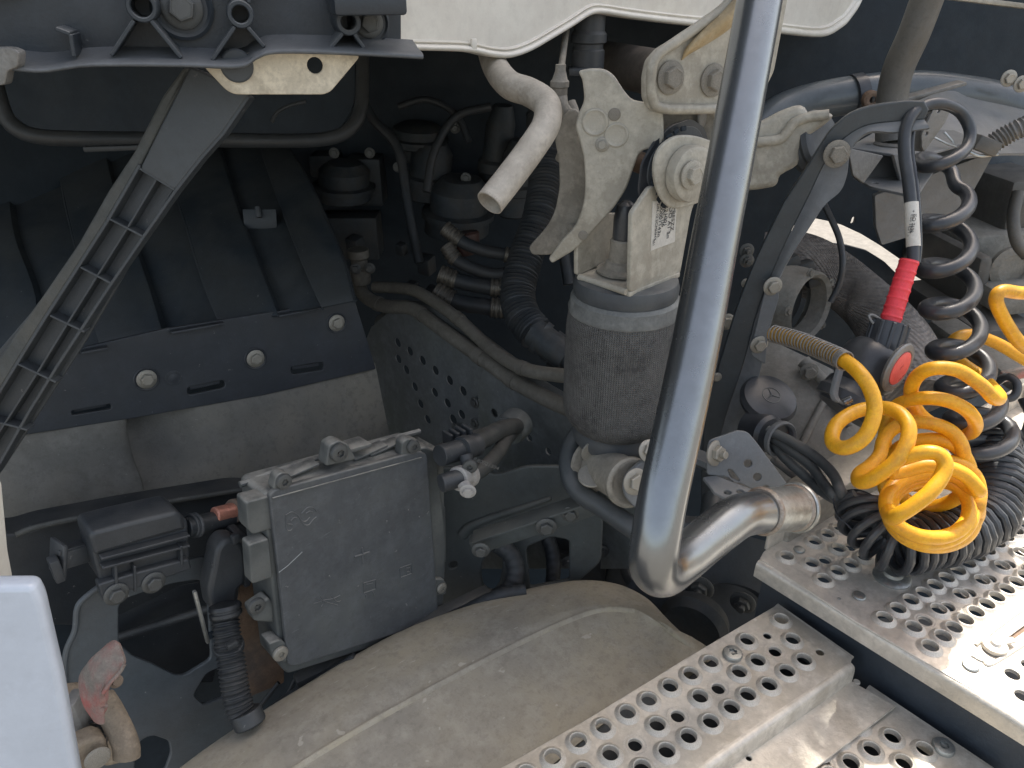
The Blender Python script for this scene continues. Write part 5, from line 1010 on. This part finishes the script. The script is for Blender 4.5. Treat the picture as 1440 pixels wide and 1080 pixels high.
place('rivet', RIVET, beiged, lt, P(137, 1066, .665), nX_, .011)
obj('spring', addtube(B(), [P(128, 1022, .69)+V(math.cos(k*.7)*.007, math.sin(k*.7)*.007, -k*.0007) for k in range(40)], .0015, 8, n=2), blackpl, lt)
obj('grey_arm', addbox(B(), P(113, 1005, .69), (.012, .02, .05), RT, FH, .003), greyl, lt)

# ================================================================ HOSES ON THE RIGHT
# black coiled hose with loop over the tab
bh = T('black_coil_hose', 'thick black coiled hose stretched down the right side', 'coiled hose', P(1340, 620, .95))
pts = []
def loops(cl, steps=10, start=0.0, pts_=None):
    """helix through ellipses: (cx, cy, rx, ry, depth, depth swing) one entry per turn, x offset leads, front side is low"""
    o = []
    N = (len(cl)-1)*steps
    for k in range(N+1):
        t = k/steps; i = min(int(t), len(cl)-2); f = t-i
        a_, b_ = cl[i], cl[i+1]; cx, cy, rx, ry, d, da_ = [u*(1-f)+v_*f for u, v_ in zip(a_, b_)]
        th = start + 2*PI*t
        o.append(P(cx+rx*math.cos(th), cy+ry*math.sin(th), d-da_*math.sin(th)))
    return o
lead = pp([(1284, 372, .90), (1284, 340, .90), (1281, 290, .90), (1277, 250, .90), (1272, 215, .90), (1273, 185, .90), (1282, 162, .90), (1300, 149, .905), (1325, 146, .91), (1350, 157, .925), (1364, 182, .93), (1360, 206, .925), (1343, 222, .91), (1320, 232, .91), (1298, 234, .93), (1290, 226, .96), (1305, 222, .99), (1335, 237, 1.0)])
lp = loops([(1326, 272, 37, 14, .95, .035), (1329, 335, 36, 18, .95, .035), (1334, 397, 36, 18, .94, .035), (1340, 452, 37, 19, .94, .035), (1352, 512, 37, 20, .94, .035), (1366, 560, 38, 20, .94, .035), (1380, 605, 42, 20, .94, .035), (1390, 640, 42, 18, .95, .035)], 12, start=-PI/2+.5)
obj('hose', addtube(B(), lead+lp, lambda t: .0072+.0018*min(1, max(0, (t-.10)/.1)), 18, n=5), hosem, bh)
lb2 = obj('tape_label', addtube(B(), pp([(1284.5, 347, .90), (1284, 335, .90), (1282.5, 310, .90), (1281.5, 285, .90)]), .0080, 24), labm, bh)
for k, s in enumerate(('+ EBS TEST -', 'ISO 7638')):
    text('print', s, P(1282+k*3-1, 314, .888), P(1284, 345, .90)-P(1281, 285, .90), NC, .006, inkm, bh, ext=.0001, off=0.0)
# second twin cable beside it
tag(obj('twin_cable', addtube(B(), pp([(1288, 370, .90), (1290, 340, .902), (1288, 290, .905), (1284, 250, .91), (1279, 215, .915), (1281, 185, .915), (1290, 166, .92), (1305, 155, .925)]), .0058, 16), cablem), 'shiny black cable running up beside the white labelled hose', 'cable')
# red sleeve and coupling
rs_ = T('red_coupling', 'red ribbed sleeve plugged into a black trailer coupling with round lid', 'coupling', P(1220, 560, .92))
a, b = P(1279, 366, .895), P(1246, 470, .905)
obj('sleeve', addtube(B(), [a, a.lerp(b, .5), b], lambda t: .0108+.0012*t, 28, n=10, rf=(lambda s: 1+.075*max(0, math.sin(s*560))**3, .0009)), redm, rs_)
dn_ = (b-a).normalized()
c0 = P(1250, 462, .905)
obj('collar', addlathe(B(), c0-dn_*.008, dn_, [(.0155, .004), (.0175, 0), (.0205, .0), (.0215, .006), (.0215, .034), (.024, .036), (.024, .05)], 36), hosem, rs_)
for k in range(10):
    a_ = k*2*PI/10; x_, y_, n_ = axes_of(dn_); obj('grip_rib', addbox(B(), c0+dn_*.010+(x_*math.cos(a_)+y_*math.sin(a_))*.0215, (.005, .003, .034), x_*-math.sin(a_)+y_*math.cos(a_), x_*math.cos(a_)+y_*math.sin(a_), .001, 1), hosem, rs_)
obj('hood', addtube(B(), pp([(1228, 455, .90), (1222, 445, .90), (1228, 443, .90), (1240, 450, .90)]), .0016, 8), greyl, rs_)
hb = P(1222, 512, .925)
obj('body', addlathe(B(), P(1238, 486, .915), dn_+RT*-.25, [(.026, 0), (.034, .008), (.038, .02), (.038, .045), (.03, .055), (.034, .065), (.04, .07), (.04, .082)], 40), hosem, rs_)
obj('base_cup', addlathe(B(), P(1215, 545, .94), dn_+RT*-.5, [(.036, 0), (.042, .01), (.044, .03), (.035, .04)], 40), hosem, rs_)
lax = (-FW*.68+(RT*.82-UP*.57)*.72).normalized()
obj('lid', addlathe(B(), P(1263, 517, .865), lax, [(.022, -.006), (.028, -.004), (.0305, 0), (.029, .002), (.0225, .003), (.0215, .0018)], 48), greyl, rs_)
obj('lid_sticker', addlathe(B(), P(1263, 517, .865)+lax*.0029, lax, [(.0205, -.0012), (.0205, .0003), (.020, .0006)], 44), redlab, rs_)
xl = (RT+UP*.45)
for s, dx, z_ in (('ISO 7638', .0095, .006), ('24V', .002, .005), ('ABS EBS', -.010, .0035)): text('print', s, P(1263, 517, .865)+lax*.0041+UP*dx, xl, lax, z_, inkr, rs_, ext=.0001, off=.0002)
obj('hinge', addbox(B(), P(1236, 535, .90), (.02, .02, .02), RT, FH, .004), hosem, rs_)
hk_ = T('clasp', 'curved dark metal clasp with a shiny pin at the coupling', 'clasp', P(1185, 555, .88))
bm = gridsurf([[P(x-5+o, y, .885+dz) for x, y in [(1180, 518), (1177, 530), (1173, 545), (1172, 556), (1178, 565), (1190, 568)]] for o, dz in ((0, 0), (6, -.004), (12, 0))], .002, 5, 3); obj('strap', bm, greyp, hk_)
obj('pin', cyl(P(1186, 566, .875), P(1198, 560, .872), .0045, 20), chrome, hk_)
# yellow hose with spring guard
yh = T('yellow_coil_hose', 'yellow coiled air hose lying in loops on the deck', 'coiled hose', P(1300, 740, .85))
Y1 = [(1086, 469, .93), (1120, 478, .895), (1155, 492, .855), (1187, 507, .815), (1208, 524, .79), (1224, 548, .78), (1230, 575, .775), (1222, 604, .772), (1207, 622, .775), (1187, 630, .785), (1172, 624, .80), (1171, 608, .815), (1181, 592, .825), (1203, 579, .832), (1226, 574, .832), (1251, 575, .815), (1269, 585, .80), (1278, 602, .788), (1275, 624, .782), (1263, 645, .782), (1244, 662, .788), (1222, 676, .80), (1208, 677, .815), (1209, 666, .835), (1224, 655, .85), (1237, 640, .862), (1243, 618, .87), (1257, 602, .868), (1284, 594, .858), (1308, 595, .848), (1335, 605, .84), (1350, 622, .835), (1354, 645, .84), (1340, 668, .86), (1310, 682, .885), (1278, 680, .90), (1256, 660, .90), (1258, 637, .885), (1280, 622, .868), (1316, 618, .852), (1343, 627, .843), (1358, 645, .84), (1364, 668, .845), (1355, 692, .86), (1330, 708, .885), (1300, 712, .90), (1270, 700, .895), (1262, 680, .885), (1275, 660, .87), (1305, 650, .855), (1340, 650, .838), (1368, 666, .83), (1377, 690, .83), (1375, 712, .825)]
v1 = pp(Y1)
pile = []
pc_ = [(1313, 714, 62, 46, .846, .030, .12), (1308, 718, 64, 50, .838, .030, .3), (1312, 722, 56, 44, .828, .028, -.15), (1304, 712, 60, 46, .818, .026, .2), (1310, 706, 62, 42, .808, .024, -.1)]
for i in range(len(pc_)-1):
    for k in range(12):
        f = k/12; cx, cy, rx, ry, d, da_, ti = [u*(1-f)+w_*f for u, w_ in zip(pc_[i], pc_[i+1])]
        th = 2*PI*f + .1; X = rx*math.cos(th); Yv = ry*math.sin(th)
        pile.append(P(cx+X*math.cos(ti)-Yv*math.sin(ti), cy+X*math.sin(ti)+Yv*math.cos(ti), d-da_*math.sin(th)))
tail = pp([(1376, 690, .80), (1358, 669, .797), (1330, 657, .80), (1300, 655, .806), (1272, 662, .81), (1254, 664, .808), (1258, 650, .795), (1280, 641, .78), (1302, 636, .772), (1320, 639, .768), (1329, 652, .765), (1324, 670, .763), (1308, 692, .76), (1286, 710, .762), (1264, 724, .768), (1252, 728, .785), (1250, 715, .81), (1256, 700, .84)])
ry_ = .0079
obj('hose', addtube(B(), v1+pile+tail, ry_, 18, n=6), yel, yh)
sp = spline(v1[:5], 40); L = 0; wire = []; prev = sp[0]
u = (sp[1]-sp[0]).normalized().orthogonal().normalized()
stop = v1[3]+(v1[3]-v1[2])*.1
for i, p in enumerate(sp):
    if i >= 40*3+4: break
    t_ = (sp[i+1]-p).normalized(); u = (u-t_*u.dot(t_)).normalized(); w_ = t_.cross(u); L += (p-prev).length; prev = p
    pitch = .0056 if i < 116 else .0022
    ph_ = (ph_ + (p-sp[i-1]).length/pitch*2*PI) if i else 0
    if i: 
        N_ = 8
        for k in range(N_):
            f = k/N_; q_ = sp[i-1].lerp(p, f); a_ = lastph + (ph_-lastph)*f; wire.append(q_+(u*math.cos(a_)+w_*math.sin(a_))*.0105)
    lastph = ph_
obj('spring_guard', addtube(B(), wire, .0009, 6, raw=True), greyl, yh)
obj('sheath', addtube(B(), sp[:118], .0088, 18, raw=True), yeld, yh)
# second yellow hose
yh2 = T('yellow_coil_hose', 'second yellow air hose entering from the right edge behind the black coil', 'coiled hose', P(1340, 540, .9))
Y2 = [(1800, 640, 1.3), (1620, 600, 1.1), (1500, 540, 1.0), (1440, 505, .99), (1400, 482, .985), (1365, 471, .985), (1343, 477, .98), (1338, 492, .97), (1352, 510, .96), (1380, 530, .94), (1404, 556, .87), (1398, 560, .835), (1380, 542, .825), (1347, 521, .825), (1313, 518, .83), (1290, 529, .845), (1281, 550, .86), (1287, 573, .88), (1305, 592, .905), (1335, 605, .92), (1362, 610, .90), (1372, 598, .86), (1363, 580, .84), (1340, 566, .835), (1312, 560, .84), (1283, 562, .855), (1260, 572, .875), (1248, 595, .89), (1244, 620, .90), (1248, 650, .91), (1243, 680, .905), (1250, 700, .90)]
obj('hose', addtube(B(), pp(Y2), ry_, 18, n=7), yel, yh2)
yh3 = tag(obj('yellow_hose', addtube(B(), pp([(1850, 560, 1.3), (1640, 440, 1.05), (1500, 408, .92), (1440, 412, .90), (1411, 409, .89), (1401, 418, .89), (1404, 434, .90), (1418, 460, .91), (1434, 482, .92), (1460, 500, .94)]), .0080, 18), yel), 'yellow hose bend at the right edge above the other two', 'hose')
# tight black spiral cable on the deck
sc2 = T('spiral_cable', 'tight black spiral cable heaped on the deck under the yellow hose', 'spiral cable', PZ(1300, 790, zD))
def spiral(spine, R0, tr, pitch, mat, name='spiral'):
    sp = spline(spine, 30); u = V(0, 0, 1); o = []; ph_ = 0
    for i in range(1, len(sp)-1):
        t_ = (sp[i+1]-sp[i-1]).normalized(); u = (u-t_*u.dot(t_)).normalized(); w_ = t_.cross(u); dl_ = (sp[i]-sp[i-1]).length
        st_ = max(1, int(dl_/pitch*12)+1)
        for k in range(st_):
            a_ = ph_+dl_/pitch*2*PI*k/st_; q_ = sp[i-1].lerp(sp[i], k/st_); o.append(q_+(u*math.cos(a_)+w_*math.sin(a_))*R0*(1+.05*math.sin(i*.7)))
        ph_ += dl_/pitch*2*PI
    return obj(name, addtube(B(), o, tr, 10, raw=True), mat, sc2)
spiral([P(1392, 600, 1.02), P(1398, 645, .985), P(1402, 690, .95), P(1388, 725, .925), P(1350, 748, .905), P(1300, 762, .89), P(1255, 765, .885), P(1225, 740, .90), P(1215, 705, .92)], .030, .0054, .0116, hosem)
tag(obj('black_cable_bundle', addtube(B(), pp([(1186, 703, .93), (1205, 700, .93), (1228, 712, .92), (1245, 740, .90), (1262, 755, .89)]), .011, 16), cablem), 'thick black cable tail at the left end of the spiral', 'cable')
tag(obj('black_loop_hose', addtube(B(), pp([(1392, 545, 1.02), (1415, 530, 1.0), (1430, 540, .99), (1425, 558, .99), (1400, 562, 1.0)]), .0055, 12), hosem), 'small black hose loop at the right, beside the black coil', 'hose')
tag(obj('black_rear_hose', addtube(B(), pp([(1800, 680, 1.3), (1600, 640, 1.1), (1500, 600, 1.0), (1450, 620, .99), (1425, 650, .98), (1410, 660, .97), (1430, 640, 1.02), (1450, 590, 1.03), (1440, 560, 1.04)]), .008, 14), hosem), 'black hose running off the right edge beside the spiral', 'hose')
tag(obj('cable_tie', addtube(B(), pp([(1172, 695, .915), (1173, 712, .91), (1180, 728, .90), (1192, 738, .895), (1200, 748, .89)]), .0009, 6), cablem), 'thin black cable tie hanging beside the spiral', 'cable tie')
